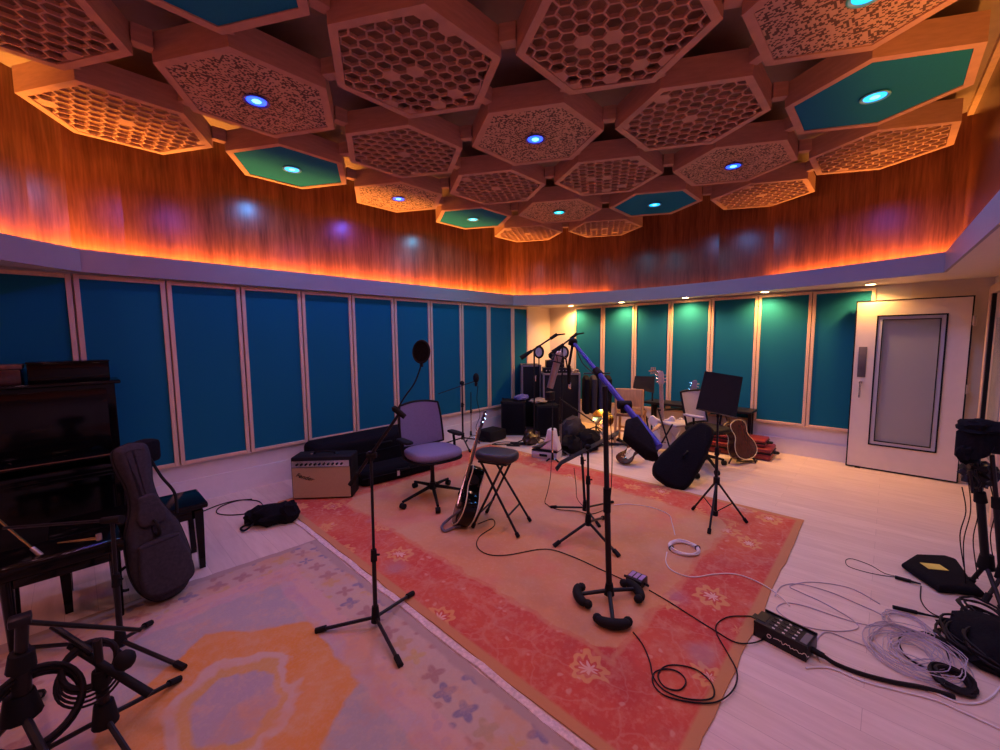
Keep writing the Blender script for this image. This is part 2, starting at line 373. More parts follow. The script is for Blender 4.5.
    def build(s, name, m, parent=None, smooth=True, local=False):
        off = V(0, 0, 0)
        if parent and not local:
            q = parent
            while q: off += q.location; q = q.parent
        me = bpy.data.meshes.new(name)
        me.from_pydata([p-off for p in s.v], [], s.f); me.materials.append(m); me.update()
        bm = bmesh.new(); bm.from_mesh(me); bmesh.ops.recalc_face_normals(bm, faces=bm.faces[:])
        if smooth:
            for f in bm.faces: f.smooth = True
            for e in bm.edges:
                if len(e.link_faces) == 2 and e.calc_face_angle(0) > rad(38): e.smooth = False
        bm.to_mesh(me); bm.free()
        o = bpy.data.objects.new(name, me); C.objects.link(o)
        if parent: o.parent = parent
        return o
def tag(o, label=None, cat=None, group=None, kind=None):
    for k, v in (('label', label), ('category', cat), ('group', group), ('kind', kind)):
        if v: o[k] = v
    return o
def thing(name, label, cat, loc=(0, 0, 0), group=None):
    o = bpy.data.objects.new(name, None); o.empty_display_size = .05; C.objects.link(o); o.location = Vector(loc)
    return tag(o, label, cat, group)
def solo(mb, name, m, label, cat, base=None, group=None, kind=None, smooth=True):     # a thing of one mesh, origin at its base
    b = Vector(base) if base is not None else V(sum(p.x for p in mb.v)/len(mb.v), sum(p.y for p in mb.v)/len(mb.v), min(p.z for p in mb.v))
    mb.v = [p-b for p in mb.v]; o = mb.build(name, m, None, smooth); o.location = b
    return tag(o, label, cat, group, kind)
def struct(mb, name, m, smooth=False): return tag(mb.build(name, m, None, smooth), kind='structure')
def copy_tree(o, parent=None):
    c = o.copy(); C.objects.link(c)
    if parent: c.parent = parent
    for ch in list(o.children): copy_tree(ch, c)
    return c
def text_mb(txt, size, T, shear=0., ext=.0008):
    cu = bpy.data.curves.new('t', 'FONT'); cu.body = txt; cu.size = size; cu.extrude = ext; cu.shear = shear; cu.align_x = 'LEFT'
    o = bpy.data.objects.new('t', cu); C.objects.link(o)
    dg = bpy.context.evaluated_depsgraph_get(); me = bpy.data.meshes.new_from_object(o.evaluated_get(dg))
    mb = MB(); mb.T = T; mb.add([v.co for v in me.vertices], [tuple(p.vertices) for p in me.polygons])
    bpy.data.objects.remove(o); bpy.data.curves.remove(cu); bpy.data.meshes.remove(me); return mb

# ------------------------------------------------------------------ room shell
XF, YL, YR, XB = 6.63, 4.945, -.74, -3.3
ZS, ZC = 2.18, 3.58
struct(MB().box(((XF+XB)/2, (YL+YR)/2, -.05), (XF-XB+.4, YL-YR+.4, .1)), 'floor', M_FLOOR)
struct(MB().box(((XF+XB)/2, (YL+YR)/2, ZC+.05), (XF-XB+.4, YL-YR+.4, .1)), 'ceiling', CEIL)
struct(MB().box(((XF+XB)/2, YL+.05, ZC/2), (XF-XB+.4, .1, ZC)), 'wall_left', WALLP)
struct(MB().box((XF+.05, (YL+YR)/2, ZC/2), (.1, YL-YR, ZC)), 'wall_far', WALLP)
struct(MB().box(((XF+XB)/2, YR-.05, ZC/2), (XF-XB+.4, .1, ZC)), 'wall_right', WALLP)
struct(MB().box((XB-.05, (YL+YR)/2, ZC/2), (.1, YL-YR, ZC)), 'wall_near', WALLP)
# cove path, seen from the room side
FP = [(-2.9, .6), (-2.75, 1.9), (-2.2, 2.95), (-1.4, 3.75), (-.75, 4.2), (-.29, 4.47), (-.08, 4.66), (.10, 4.80), (.4, 4.835), (5.41, 4.835),
      (5.74, 4.44), (5.96, 4.0), (6.12, 3.4), (6.2, 2.6), (6.18, 1.8), (6.06, 1.15), (5.86, .45), (5.6, -.32), (3.4, -.37), (1., -.42), (-2.8, -.45)]
def offset(path, d):
    out = []
    for i, p in enumerate(path):
        p = V(*p); a = V(*path[max(i-1, 0)]); b = V(*path[min(i+1, len(path)-1)])
        n1 = (p-a).normalized() if i else (b-p).normalized(); n2 = (b-p).normalized() if i < len(path)-1 else n1
        n = V(-(n1.y+n2.y), n1.x+n2.x); n.normalize(); k = max(.35, n.dot(V(-n2.y, n2.x)))
        out.append(p+n*(d/k))
    return out
OUT = 1
P0 = [Vector(p) for p in FP]
W1 = offset(FP, .10*OUT); 
def wall_strip(path, z0, z1, th, name, m):
    a = path; b = offset([tuple(p) for p in path], th)
    mb = MB()
    for i in range(len(a)-1):
        q = [V(a[i].x, a[i].y, z0), V(a[i+1].x, a[i+1].y, z0), V(b[i+1].x, b[i+1].y, z0), V(b[i].x, b[i].y, z0)]
        q += [p+V(0, 0, z1-z0) for p in q]
        mb.add(q, [(0, 1, 2, 3), (4, 7, 6, 5), (0, 4, 5, 1), (1, 5, 6, 2), (2, 6, 7, 3), (3, 7, 4, 0)])
    return struct(mb, name, m)
wall_strip(P0, ZS-.012, 2.352, .018, 'trim_1', FASC)
wall_strip(offset(FP, .018), ZS+.006, 2.2005, .10, 'trim_2', FASC)              # ledge of the cove
i1, i2 = 9, 17
wall_strip(W1[:i1+1], 2.20, ZC, .03, 'wall_left_veneer', M_WOOD)
wall_strip(W1[i1:i2+1], 2.20, ZC, .03, 'wall_far_veneer', M_WOOD)
wall_strip(W1[i2:], 2.20, ZC, .03, 'wall_right_veneer', M_WOOD)
# soffit between the cove and the outer walls
mb = MB()
ring = [p.copy() for p in offset(FP, .004)]
def outer(p):
    i = ring.index(p)
    if i <= 3: return V(XB, p.y) if i < 3 else V(XB, YL)
    if i < 9: return V(p.x, YL)
    if i == 9: return V(XF, YL)
    if i < 17: return V(XF, p.y)
    if i == 17: return V(XF, YR)
    return V(p.x if i < 20 else XB, YR)
oo = [outer(p) for p in ring]
for i in range(len(ring)-1):
    q = [V(ring[i].x, ring[i].y, ZS), V(ring[i+1].x, ring[i+1].y, ZS), V(oo[i+1].x, oo[i+1].y, ZS), V(oo[i].x, oo[i].y, ZS)]
    q += [p+V(0, 0, .02) for p in q]
    mb.add(q, [(0, 1, 2, 3), (4, 7, 6, 5), (0, 4, 5, 1), (1, 5, 6, 2), (2, 6, 7, 3), (3, 7, 4, 0)])
struct(mb, 'ceiling_soffit', WHITE)
# cream returns either side of the far left corner and over the door
struct(MB().box((6.27, YL-.01, 1.3), (.72, .02, 1.76)), 'trim_3', WHITE)
struct(MB().box((XF-.01, 4.63, 1.3), (.02, .60, 1.76)), 'trim_4', WHITE)
struct(MB().box((XF-.012, -.44, 1.09), (.024, .6, 2.18)), 'trim_5', WHITE)
struct(MB().box(((XF+XB)/2, YL-.012, .115), (XF-XB, .024, .23)), 'baseboard_left', WALLP)
struct(MB().box((XF-.012, 2.5, .105), (.024, 4.9, .21)), 'baseboard_far', WALLP)
# rail where ceiling meets the right-hand wall
wall_strip([p for p in offset(FP, .06)][i2:], ZC-.05, ZC, .05, 'trim_6', PINE)

# ------------------------------------------------------------------ acoustic panels
def panel(w, h, z0, label, group, loc, face):          # local: width along x, front towards +y
    t = thing('fabric_absorber', label, 'acoustic panel', loc, group)
    f = .034
    mb = MB()
    mb.box((-w/2+f/2, .025, z0+h/2), (f, .05, h), .003).box((w/2-f/2, .025, z0+h/2), (f, .05, h), .003)
    mb.box((0, .025, z0+f/2), (w-2*f, .05, f), .003).box((0, .025, z0+h-f/2), (w-2*f, .05, f), .003)
    mb.build('frame', PINE, t, False, local=True)
    MB().box((0, .017, z0+h/2), (w-2*f+.002, .034, h-2*f+.002)).build('fabric', TEAL, t, False, local=True)
    t.rotation_euler.z = face; return t
LW = ['teal wall panel above the upright piano, leftmost on the left wall', 'teal wall panel rising behind the right end of the piano',
      'teal wall panel above the bare white baseboard, between piano and amplifier', 'teal wall panel whose bottom right corner is over the guitar amplifier',
      'blue wall panel directly above the guitar amplifier', 'blue wall panel above the long black case, left of the big pop filter stand',
      'blue wall panel just behind the lavender office chair', 'blue wall panel immediately right of the round pop filter',
      'narrow-looking wall panel behind the black studio mic by the left wall', 'wall panel behind the headstock of the leaning black guitar',
      'narrow teal panel ending the left wall, beside the cream corner']
ZB, PH = .40, 1.755
for k in range(11):
    x0 = -.56+.603*k; w = .59
    if k == 10: w = .42
    panel(w, PH, ZB, LW[k], None, (x0+.3+(w-.59)/2, YL-.001, 0), PI)
RW = ['teal panel nearest the cream corner on the far wall', 'second teal panel from the cream corner on the far wall', 'teal far-wall panel behind the wooden chair and black desk',
      'teal far-wall panel behind the pale guitar headstocks', 'teal far-wall panel partly covered by the music stand desk',
      'teal far-wall panel over the maroon cases', 'teal far-wall panel next to the white door']
for k in range(7):
    panel(.59, PH, ZB, RW[k], None, (XF-.001, 4.04-.598*k, 0), PI/2)

# ------------------------------------------------------------------ ceiling tiles
S = 1.166; C0 = (2.733, 2.19); RT = .54; ZT = 3.215; HT = .165
def tpos(i, j): return (C0[0]+(i+j)*S*.5, C0[1]+(j-i)*S*math.sqrt(3)/2)
hexo = lambda r, n=6, ph=0: [V(r*math.cos(ph+2*PI*k/n), r*math.sin(ph+2*PI*k/n), 0) for k in range(n)]
def housing(t):
    mb = MB(); o = hexo(RT); q = hexo(RT-.055)
    L = lambda r, z: [p+V(0, 0, z) for p in r]
    mb.loft([L(q, .012), L(q, 0), L(o, 0), L(o, HT), L(hexo(RT-.02), HT), L(hexo(RT-.02), .012)], cap=False)
    mb.loft([L(hexo(RT-.02), HT), L(hexo(.02), HT)], cap=True)
    return mb.build('housing', PLY, t, False, local=True)
def inhex(x, y, ap):
    return all(abs(x*math.cos(a)+y*math.sin(a)) < ap for a in (PI/6, PI/2, 5*PI/6))
def honey(t, seed):
    rnd = random.Random(seed); p = .092; mb = MB(); R = p/math.sqrt(3)
    ap = (RT-.055)*math.cos(PI/6)
    for i in range(-7, 8):
        for j in range(-7, 8):
            x = (i+j)*p*math.cos(PI/6); y = (j-i)*p*.5
            if not inhex(x, y, ap-.002): continue
            full = (i == 0 and j == 0) or rnd.random() < (.01 if inhex(x, y, ap-.05) else .22)
            o = [q+V(x, y, .006) for q in hexo(R)]
            if full: mb.add(o+[q+V(0, 0, .014) for q in o], [(5, 4, 3, 2, 1, 0)])
            else:
                a = [q+V(x, y, .006) for q in hexo(R*.88)]; b_ = [q+V(0, 0, .018) for q in a]
                mb.loft([o, a, b_], cap=False)
    mb.build('honeycomb_grille', PLY, t, False, local=True)
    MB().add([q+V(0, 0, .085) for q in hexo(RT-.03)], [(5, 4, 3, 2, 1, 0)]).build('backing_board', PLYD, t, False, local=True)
def flat(t, m, name): MB().add([q+V(0, 0, .008) for q in hexo(RT-.05)]+[q+V(0, 0, .02) for q in hexo(RT-.05)], [(5, 4, 3, 2, 1, 0), (6, 7, 8, 9, 10, 11)]).build(name, m, t, False, local=True)
def lamp(t, e, trim):
    l = MB().lathe([(.062, .004), (.080, .0), (.082, -.006), (.074, -.009), (.062, -.003), (.062, .004)], 28).build('lamp_trim', trim, t, local=True)
    MB().lathe([(.0005, -.004), (.061, -.003), (.061, .003), (.0005, .003)], 28).build('lens', e, l, local=True)
    MB().lathe([(.0005, -.008), (.028, -.0045), (.028, .0), (.0005, .0)], 16).build('bulb', E_CORE, l, local=True)
TILES = [
 (-3, -2, 'H', 0, 'honeycomb ceiling tile cut by the top left corner of the photo'),
 (-3, -1, 'H', 0, 'orange-lit honeycomb ceiling tile over the piano, against the left veneer wall'),
 (-2, -2, 'T', 0, 'teal fabric ceiling tile cut off by the top edge of the photo'),
 (-2, -1, 'P', 'b', 'large perforated ceiling tile with blue lamp at upper left'),
 (-2, 0, 'T', 'c', 'teal fabric ceiling tile with cyan lamp nearest the left veneer wall'),
 (-1, -1, 'H', 0, 'big dim honeycomb ceiling tile left of the top middle, corner pointing at the photo top'),
 (-1, 0, 'H', 0, 'honeycomb ceiling tile directly above the orange-lit perforated tile'),
 (-1, 1, 'P', 'b', 'orange-lit perforated ceiling tile with small blue lamp by the left veneer'),
 (0, -1, 'H', 0, 'biggest honeycomb ceiling tile, at the top centre right of the photo'),
 (0, 0, 'P', 'b', 'perforated ceiling tile with deep blue lamp in the very middle of the ceiling'),
 (0, 1, 'H', 0, 'small honeycomb ceiling tile below left of the deep blue lamp tile'),
 (0, 2, 'T', 'g', 'small teal fabric ceiling tile with aqua lamp over the left wall corner'),
 (1, -1, 'P', 'c', 'perforated ceiling tile with cyan lamp cut by the top right edge'),
 (1, 0, 'H', 0, 'honeycomb ceiling tile right of the middle, between two perforated tiles'),
 (1, 1, 'H', 0, 'small honeycomb ceiling tile below right of the deep blue lamp tile'),
 (1, 2, 'P', 'g', 'small perforated ceiling tile with aqua lamp above the two far bright tiles'),
 (1, 3, 'H', 0, 'farthest orange-lit honeycomb ceiling tile, left one of the far pair'),
 (2, 0, 'T', 'c', 'large teal fabric ceiling tile with cyan lamp at upper right'),
 (2, 1, 'P', 'b', 'perforated ceiling tile with blue lamp above the small orange-lit one on the right'),
 (2, 2, 'T', 'c', 'teal fabric ceiling tile with cyan lamp near the far veneer wall'),
 (2, 3, 'H', 0, 'farthest orange-lit honeycomb ceiling tile, right one of the far pair'),
 (3, 1, 'H', 0, 'orange-lit honeycomb ceiling tile below the large teal one on the right'),
 (3, 2, 'H', 0, 'small orange-lit honeycomb ceiling tile right of the centre, above the music stand'),
]
protos = {}
for n, (i, j, ty, lp, lab) in enumerate(TILES):
    x, y = tpos(i, j)
    key = (ty, lp, n % 3 if ty == 'H' else 0)
    if key in protos: t = copy_tree(protos[key]); t.location = (x, y, ZT); t['label'] = lab
    else:
        t = thing('ceiling_tile', lab, 'ceiling tile', (0, 0, 0), 'hexagonal ceiling tiles'); housing(t)
        if ty == 'H': honey(t, n)
        elif ty == 'P': flat(t, M_PERF, 'perforated_panel')
        else: flat(t, TEALC, 'fabric_panel')
        if lp: lamp(t, {'b': E_BLUE, 'c': E_CYAN, 'g': E_GREEN}[lp], HALO_B if lp == 'b' else HALO_C)
        protos[key] = t; t.location = (x, y, ZT)
# timber blocks tying neighbouring tiles corner to corner, under battens
bx = MB().box((0, 0, 0), (.098, .07, .1), .004)
first = None; ij = {(a, b) for a, b, *_ in TILES}
BL = []
for a, b in sorted(ij):
    for da, db, ang in ((1, 1, 0), (1, 0, -60), (0, 1, 60)):
        if (a+da, b+db) in ij:
            p = tpos(a, b); q = tpos(a+da, b+db); BL.append(((p[0]+q[0])/2, (p[1]+q[1])/2, ang))
for x, y, ang in BL:
    if first is None:
        first = o = bx.build('connector_block', PLY, None, False)
        tag(o, 'small pale timber block joining two ceiling tiles corner to corner', 'timber block', 'connector blocks between the ceiling tiles')
    else: o = first.copy(); C.objects.link(o)
    o.location = (x, y, ZT+.115); o.rotation_euler.z = rad(ang)

# ------------------------------------------------------------------ downlights in the soffit
DL = [(567, 305.5, 'leftmost, over the cream corner'), (618, 301.8, 'second from the cream corner'), (684, 297.3, 'middle one of the five'),
      (765, 291.9, 'above the panel over the maroon cases'), (871, 284.9, 'rightmost, nearest the white door')]
dls = []
for k, (px, py, w) in enumerate(DL):
    p = fl(px, py, ZS); p = V(6.40, p.y, ZS); dls.append(p)
    t = thing('recessed_downlight', 'small warm recessed downlight in the soffit, '+w, 'downlight', p, 'warm downlights along the far wall')
    r = MB().at(Matrix.Translation(p)).lathe([(.044, -.001), (.055, -.006), (.057, -.001), (.057, .002), (.044, .002)], 20).build('trim_ring', LWHITE, t)
    MB().at(Matrix.Translation(p)).lathe([(.0005, -.006), (.044, -.004), (.044, .001), (.0005, .001)], 20).build('lens', E_WARM, t)

# ------------------------------------------------------------------ doors
def leaf():
    a = fl(846.6, 465.8); b_ = fl(956, 483.5); T = TX(a+V(0, 0, .02), b_-a, V(0, 0, 1)); W = (b_-a).length; Hh = 1.965   # x across, y up, z towards back?
    n = T.to_3x3() @ V(0, 0, 1); s = -1 if n.dot(EYE-a) < 0 else 1
    t = bpy.data.objects.new('door_1', None); C.objects.link(t); t.location = a; t['kind'] = 'structure'
    z = lambda q: q*s
    gx0, gx1, gy0, gy1 = .17*W/.93+.02, W-.17, .29, Hh-.17
    mb = MB().at(T)
    for (x0, x1, y0, y1) in ((0, gx0, 0, Hh), (gx1, W, 0, Hh), (gx0, gx1, 0, gy0), (gx0, gx1, gy1, Hh)):
        mb.box(((x0+x1)/2, (y0+y1)/2, z(-.02)), (x1-x0, y1-y0, .045))
    mb.build('door_slab', WHITE, t, False)
    e = .012; mb = MB().at(T)
    for c, d in (((-e/2, Hh/2, z(-.02)), (e, Hh+2*e, .05)), ((W+e/2, Hh/2, z(-.02)), (e, Hh+2*e, .05)), ((W/2, Hh+e/2, z(-.02)), (W, e, .05)), ((W/2, -e/2, z(-.02)), (W, e, .05))): mb.box(c, d)
    mb.build('edge_seal', RUB, t, False)
    mb = MB().at(T); f = .018
    for k, (gap, m, nm) in enumerate(((0, RUB, 'glazing_seal'), (.045, RUB, 'inner_seal'))):
        mb = MB().at(T); x0, x1, y0, y1 = gx0+gap, gx1-gap, gy0+gap, gy1-gap; ff = .014 if k == 0 else .008
        for c, d in (((x0, (y0+y1)/2), (ff, y1-y0+ff)), ((x1, (y0+y1)/2), (ff, y1-y0+ff)), (((x0+x1)/2, y0), (x1-x0, ff)), (((x0+x1)/2, y1), (x1-x0, ff))):
            mb.box((c[0], c[1], z(.006)), (d[0], d[1], .02))
        mb.build(nm, m, t, False)
    mb = MB().at(T); x0, x1, y0, y1 = gx0, gx1, gy0, gy1; ff = .045
    for c, d in (((x0+ff/2, (y0+y1)/2), (ff, y1-y0)), ((x1-ff/2, (y0+y1)/2), (ff, y1-y0)), (((x0+x1)/2, y0+ff/2), (x1-x0-2*ff, ff)), (((x0+x1)/2, y1-ff/2), (x1-x0-2*ff, ff))):
        mb.box((c[0], c[1], z(-.008)), (d[0], d[1], .03))
    mb.build('glazing_frame', LGREY, t, False)
    MB().at(T).box(((gx0+gx1)/2, (gy0+gy1)/2, z(-.02)), (gx1-gx0-.08, gy1-gy0-.08, .008)).build('glass_pane', GLASS, t, False)
    MB().at(T).box((.075, 1.26, z(.009)), (.075, .36, .014), .004).build('push_plate', mat('dark_grey_plate', (.10, .08, .085), .5), t)
    h = MB().at(T); h.cyl((.075, 1.02, z(.0)), (.075, 1.02, z(.05)), .018, seg=14).cyl((.075, 1.03, z(.05)), (.072, .84, z(.05)), .010)
    h.build('door_handle', CHROME, t)
    h = MB().at(T)
    for yy in (.25, 1.0, 1.72): h.cyl((W+.02, yy-.05, z(.0)), (W+.02, yy+.05, z(.0)), .016)
    h.build('hinge', COND, t)
    MB().at(T).box((.10, -.012, z(.012)), (.05, .024, .02)).build('door_stop', RUB, t)
leaf()
t = bpy.data.objects.new('door_2', None); C.objects.link(t); t.location = (5.6, YR, 0); t['kind'] = 'structure'
mb = MB(); 
for c, d in (((6.28, YR+.03, 1.03), (.09, .06, 2.06)), ((5.2, YR+.03, 1.03), (.09, .06, 2.06)), ((5.74, YR+.03, 2.03), (.99, .06, .08))): mb.box(c, d, .006)
mb.build('door_frame', PINE, t, False)
mb = MB()
for c, d in (((6.2, YR+.026, 1.0), (.05, .05, 2.0)), ((5.28, YR+.026, 1.0), (.05, .05, 2.0))): mb.box(c, d)
mb.build('edge_seal', RUB, t, False)
MB().box((5.74, YR+.012, 1.0), (.88, .024, 1.98)).build('door_slab', mat('grey_beige_paint', (.40, .33, .30), .5), t, False)
MB().box((5.74, YR+.028, 1.1), (.5, .012, 1.3)).build('glass_pane', GLASS, t, False)
MB().box((4.55, YR+.02, 1.0), (.5, .04, 2.0)).build('side_panel', mat('grey_mauve_paint', (.36, .30, .32), .5), t, False)

# ------------------------------------------------------------------ rugs
RZ = .010
def rug(name, x0, x1, y0, y1, m, label, skew=0., z=RZ, fr=None):
    t = thing(name, label, 'rug', ((x0+x1)/2, (y0+y1)/2, 0)); rnd = random.Random(len(name))
    def edge(a, b_, n=26): return [V(a[0]+(b_[0]-a[0])*k/n, a[1]+(b_[1]-a[1])*k/n)+V(rnd.uniform(-.006, .006), rnd.uniform(-.006, .006)) for k in range(n)]
    o = edge((x0, y0), (x1, y0))+edge((x1, y0), (x1, y1))+edge((x1, y1), (x0, y1+skew))+edge((x0, y1+skew), (x0, y0))
    MB().at(Matrix.Translation((0, 0, z/2))).slab([(p.x, p.y) for p in o], z-.002, .004, 2).build('pile', m, t)
    return t
r1 = rug('rug', 1.29, 4.27, .45, 4.30, M_RED, 'large worn red rug with tan centre and floral border under the stands')
mb = MB(); pts = [V(1.262+.004*math.sin(k*.9)+.003*math.sin(k*2.3), .46+k*.1, 0) for k in range(39)]
mb.loft([[p+V(-.020, 0, .002), p+V(.022, 0, .002), p+V(.020, 0, .011), p+V(-.016, 0, .011)] for p in pts])
mb.build('fringe', FRINGE, r1)
r2 = rug('rug', -.465, 1.238, .76, 3.24, M_PALE, 'faded pale rug with orange medallion in the left foreground', skew=.08)

# ------------------------------------------------------------------ generic makers
def lerp(a, b, t): return Vector(a)+(Vector(b)-Vector(a))*t
def tripod(name, label, cat, feet, top, hub_z=.10, spread_z=.34, r=.012, lr=.009, style='flat', ctr=None, group=None, mt=None, collar=.55):
    """feet: floor points; top: top of pole"""
    mt = mt or BLK
    c = Vector(ctr) if ctr is not None else sum((Vector(f) for f in feet), V(0, 0, 0))/len(feet)
    c.z = 0; t = thing(name, label, cat, c, group)
    hub = V(c.x, c.y, hub_z)
    dirn = (Vector(top)-hub); mid = hub+dirn*collar
    MB().cyl(hub+V(0, 0, -.03), mid, r, seg=12).build('lower_tube', mt, t)
    MB().cyl(mid-dirn*.02, Vector(top), r*.68, seg=10).build('upper_tube', BLKM, t)
    cl = MB().cyl(mid-dirn.normalized()*.035, mid+dirn.normalized()*.03, r*1.5, r*1.25, 12)
    cl.cyl(mid, mid+RIGHT*.032, .006, seg=8).build('height_clutch', RUB, t)
    if style == 'flat':
        MB().cyl(hub+V(0, 0, -.045), hub+V(0, 0, .045), r*2.1, r*1.5, 12).build('hub', RUB, t)
        for f in feet:
            f = Vector(f); f.z = lr+.012
            l = MB().cyl(hub+V(0, 0, -.02), f, lr, seg=8).build('leg', mt, t)
            d = (f-hub).normalized(); MB().cyl(f-d*.045, f+d*.012, lr*1.55, seg=8).build('rubber_foot', RUB, l)
    else:
        h2 = V(c.x, c.y, spread_z)+dirn.normalized()*0
        MB().cyl(h2+V(0, 0, -.03), h2+V(0, 0, .03), r*2.0, seg=12).build('hub', RUB, t)
        MB().cyl(V(c.x, c.y, .05), V(c.x, c.y, .09), r*1.7, seg=10).build('lower_collar', RUB, t)
        for f in feet:
            f = Vector(f); f.z = lr+.014
            l = MB().cyl(h2, f, lr, seg=8).build('leg', mt, t)
            d = (f-h2).normalized(); MB().cyl(f-d*.03, f+d*.01, lr*1.6, seg=8).build('rubber_foot', RUB, l)
            m_ = h2+(f-h2)*.55; MB().cyl(V(c.x, c.y, .08), m_, lr*.5, seg=6).build('brace', mt, t)
    return t
def boom(t, a, b, r=.007, cw=True, m=None):
    a = Vector(a); b = Vector(b); d = (b-a).normalized()
    o = MB().cyl(a, b, r, seg=8).build('boom_arm', m or BLKM, t)
    if cw: MB().cyl(a-d*.05, a+d*.05, r*2.6, r*2.0, 10).build('counterweight', RUB, o)
    return o
def cable(name, pts, r, m, label, cat='cable', group=None, zz=None, n=6):
    p = catmull([Vector(q) for q in pts], n)
    return solo(MB().tube(p, r, 6), name, m, label, cat, group=group)
def G_(px, py, r=.005, rugz=True):         # a point for a cable lying on the floor or a rug
    p = fl(px, py, 0); on = (1.2 < p.x < 4.3 and .42 < p.y < 4.33) or (-.47 < p.x < 1.25 and .74 < p.y < 3.26)
    return fl(px, py, r+(.012 if on else .001))
def outline(prof, n=14):
    """prof: (s along, half width) -> closed outline, x across, y along, rounded by the profile itself"""
    ps = catmull([V(w, s, 0) for s, w in prof], 5)
    a = [(p.x, p.y) for p in ps]; b_ = [(-p.x, p.y) for p in reversed(ps)]
    out = a+b_; q = []
    for p in out:
        if not q or (abs(p[0]-q[-1][0])+abs(p[1]-q[-1][1])) > 1e-4: q.append(p)
    if abs(q[0][0]-q[-1][0])+abs(q[0][1]-q[-1][1]) < 1e-4: q.pop()
    return q
AC = [(0, .002), (.008, .08), (.05, .165), (.12, .195), (.20, .175), (.27, .128), (.32, .118), (.38, .138), (.43, .138), (.47, .10), (.487, .04), (.49, .002)]
EL = [(0, .002), (.008, .08), (.05, .145), (.12, .160), (.19, .135), (.24, .112), (.29, .118), (.35, .150), (.41, .155), (.44, .115), (.40, .060), (.385, .002)]
def guitar(name, label, foot, head, normal, body=AC, bt=.10, bm_=MAHO, nm=BROWN, binding=None, hole=True, pick=None, L=1.0, hcol=None, scale=1.0, ctype='guitar'):
    foot = Vector(foot); head = Vector(head); ax = (head-foot); Lt = ax.length; ax.normalize(); k = Lt/1.02
    n = Vector(normal); x = ax.cross(n).normalized(); z = x.cross(ax)
    T = Matrix.Translation(foot) @ Matrix((x, ax, z)).transposed().to_4x4() @ Matrix.Scale(k, 4)
    t = thing(name, label, ctype, (foot.x, foot.y, max(0, foot.z-.02)))
    MB().at(T).slab(outline(body), bt, .012, 3).build('body', bm_, t)
    bl = max(s for s, w in body)
    if binding:
        o = outline(body)
        for z_ in (bt/2, -bt/2): MB().at(T).tube([(a*1.0, b*1.0, z_*.93) for a, b in o], .0045, 5, True).build('binding', binding, t)
    if hole: MB().at(T).lathe([(.0005, bt/2+.001), (.048, bt/2+.001), (.05, bt/2+.0005), (.0005, bt/2-.002)], 20)
    if hole:
        h = MB().at(T @ Matrix.Translation((0, .33, 0))).lathe([(.0005, bt/2+.0015), (.046, bt/2+.0015), (.046, bt/2-.003), (.0005, bt/2-.003)], 20); h.build('soundhole', RUB, t)
    if pick: MB().at(T).slab([(.02, .12), (.10, .10), (.115, .20), (.075, .27), (.10, .34), (.06, .37), (-.05, .34), (-.09, .28), (-.04, .2)], .004, .002, 1, z0=bt/2).build('pickguard', pick, t)
    MB().at(T).box((0, .15 if hole else .09, bt/2+.006), (.13 if hole else .08, .03, .012), .003).build('bridge', BROWN if hole else CHROME, t)
    if not hole:
        for yy in (.16, .23, .30): MB().at(T).box((0, yy, bt/2+.004), (.07, .018, .008), .003).build('pickup', CREAMP if pick else RUB, t)
    y0 = bl-.13 if hole else .31
    MB().at(T).slab([(-.029, y0), (.029, y0), (.022, .84), (-.022, .84)], .022, .006, 2, z0=bt/2-.010).build('neck', nm, t)
    hd = MB().at(T).slab([(-.022, .84), (.022, .84), (.038, .87), (.032, 1.0), (.02, 1.02), (-.02, 1.015), (-.032, 1.0), (-.038, .87)], .015, .003, 2, z0=bt/2-.014).build('headstock', hcol or nm, t)
    for i in range(3):
        for s in (-1, 1):
            y = .885+.042*i; MB().at(T).cyl((s*.030, y, bt/2-.006), (s*.062, y, bt/2-.006), .004, .009, 8).build('tuning_peg', CHROME, hd)
    st = MB().at(T)
    for i in range(6): st.cyl(((i-2.5)*.0088, .15 if hole else .09, bt/2+.016), ((i-2.5)*.006, .86, bt/2+.014), .0011, seg=4)
    st.build('strings', CHROME, t)
    return t, T
BAG = [(0, .002), (.006, .10), (.04, .178), (.12, .205), (.22, .190), (.32, .165), (.42, .168), (.50, .155), (.57, .105), (.66, .078), (.80, .070), (.92, .082), (1.02, .088), (1.06, .07), (1.075, .002)]
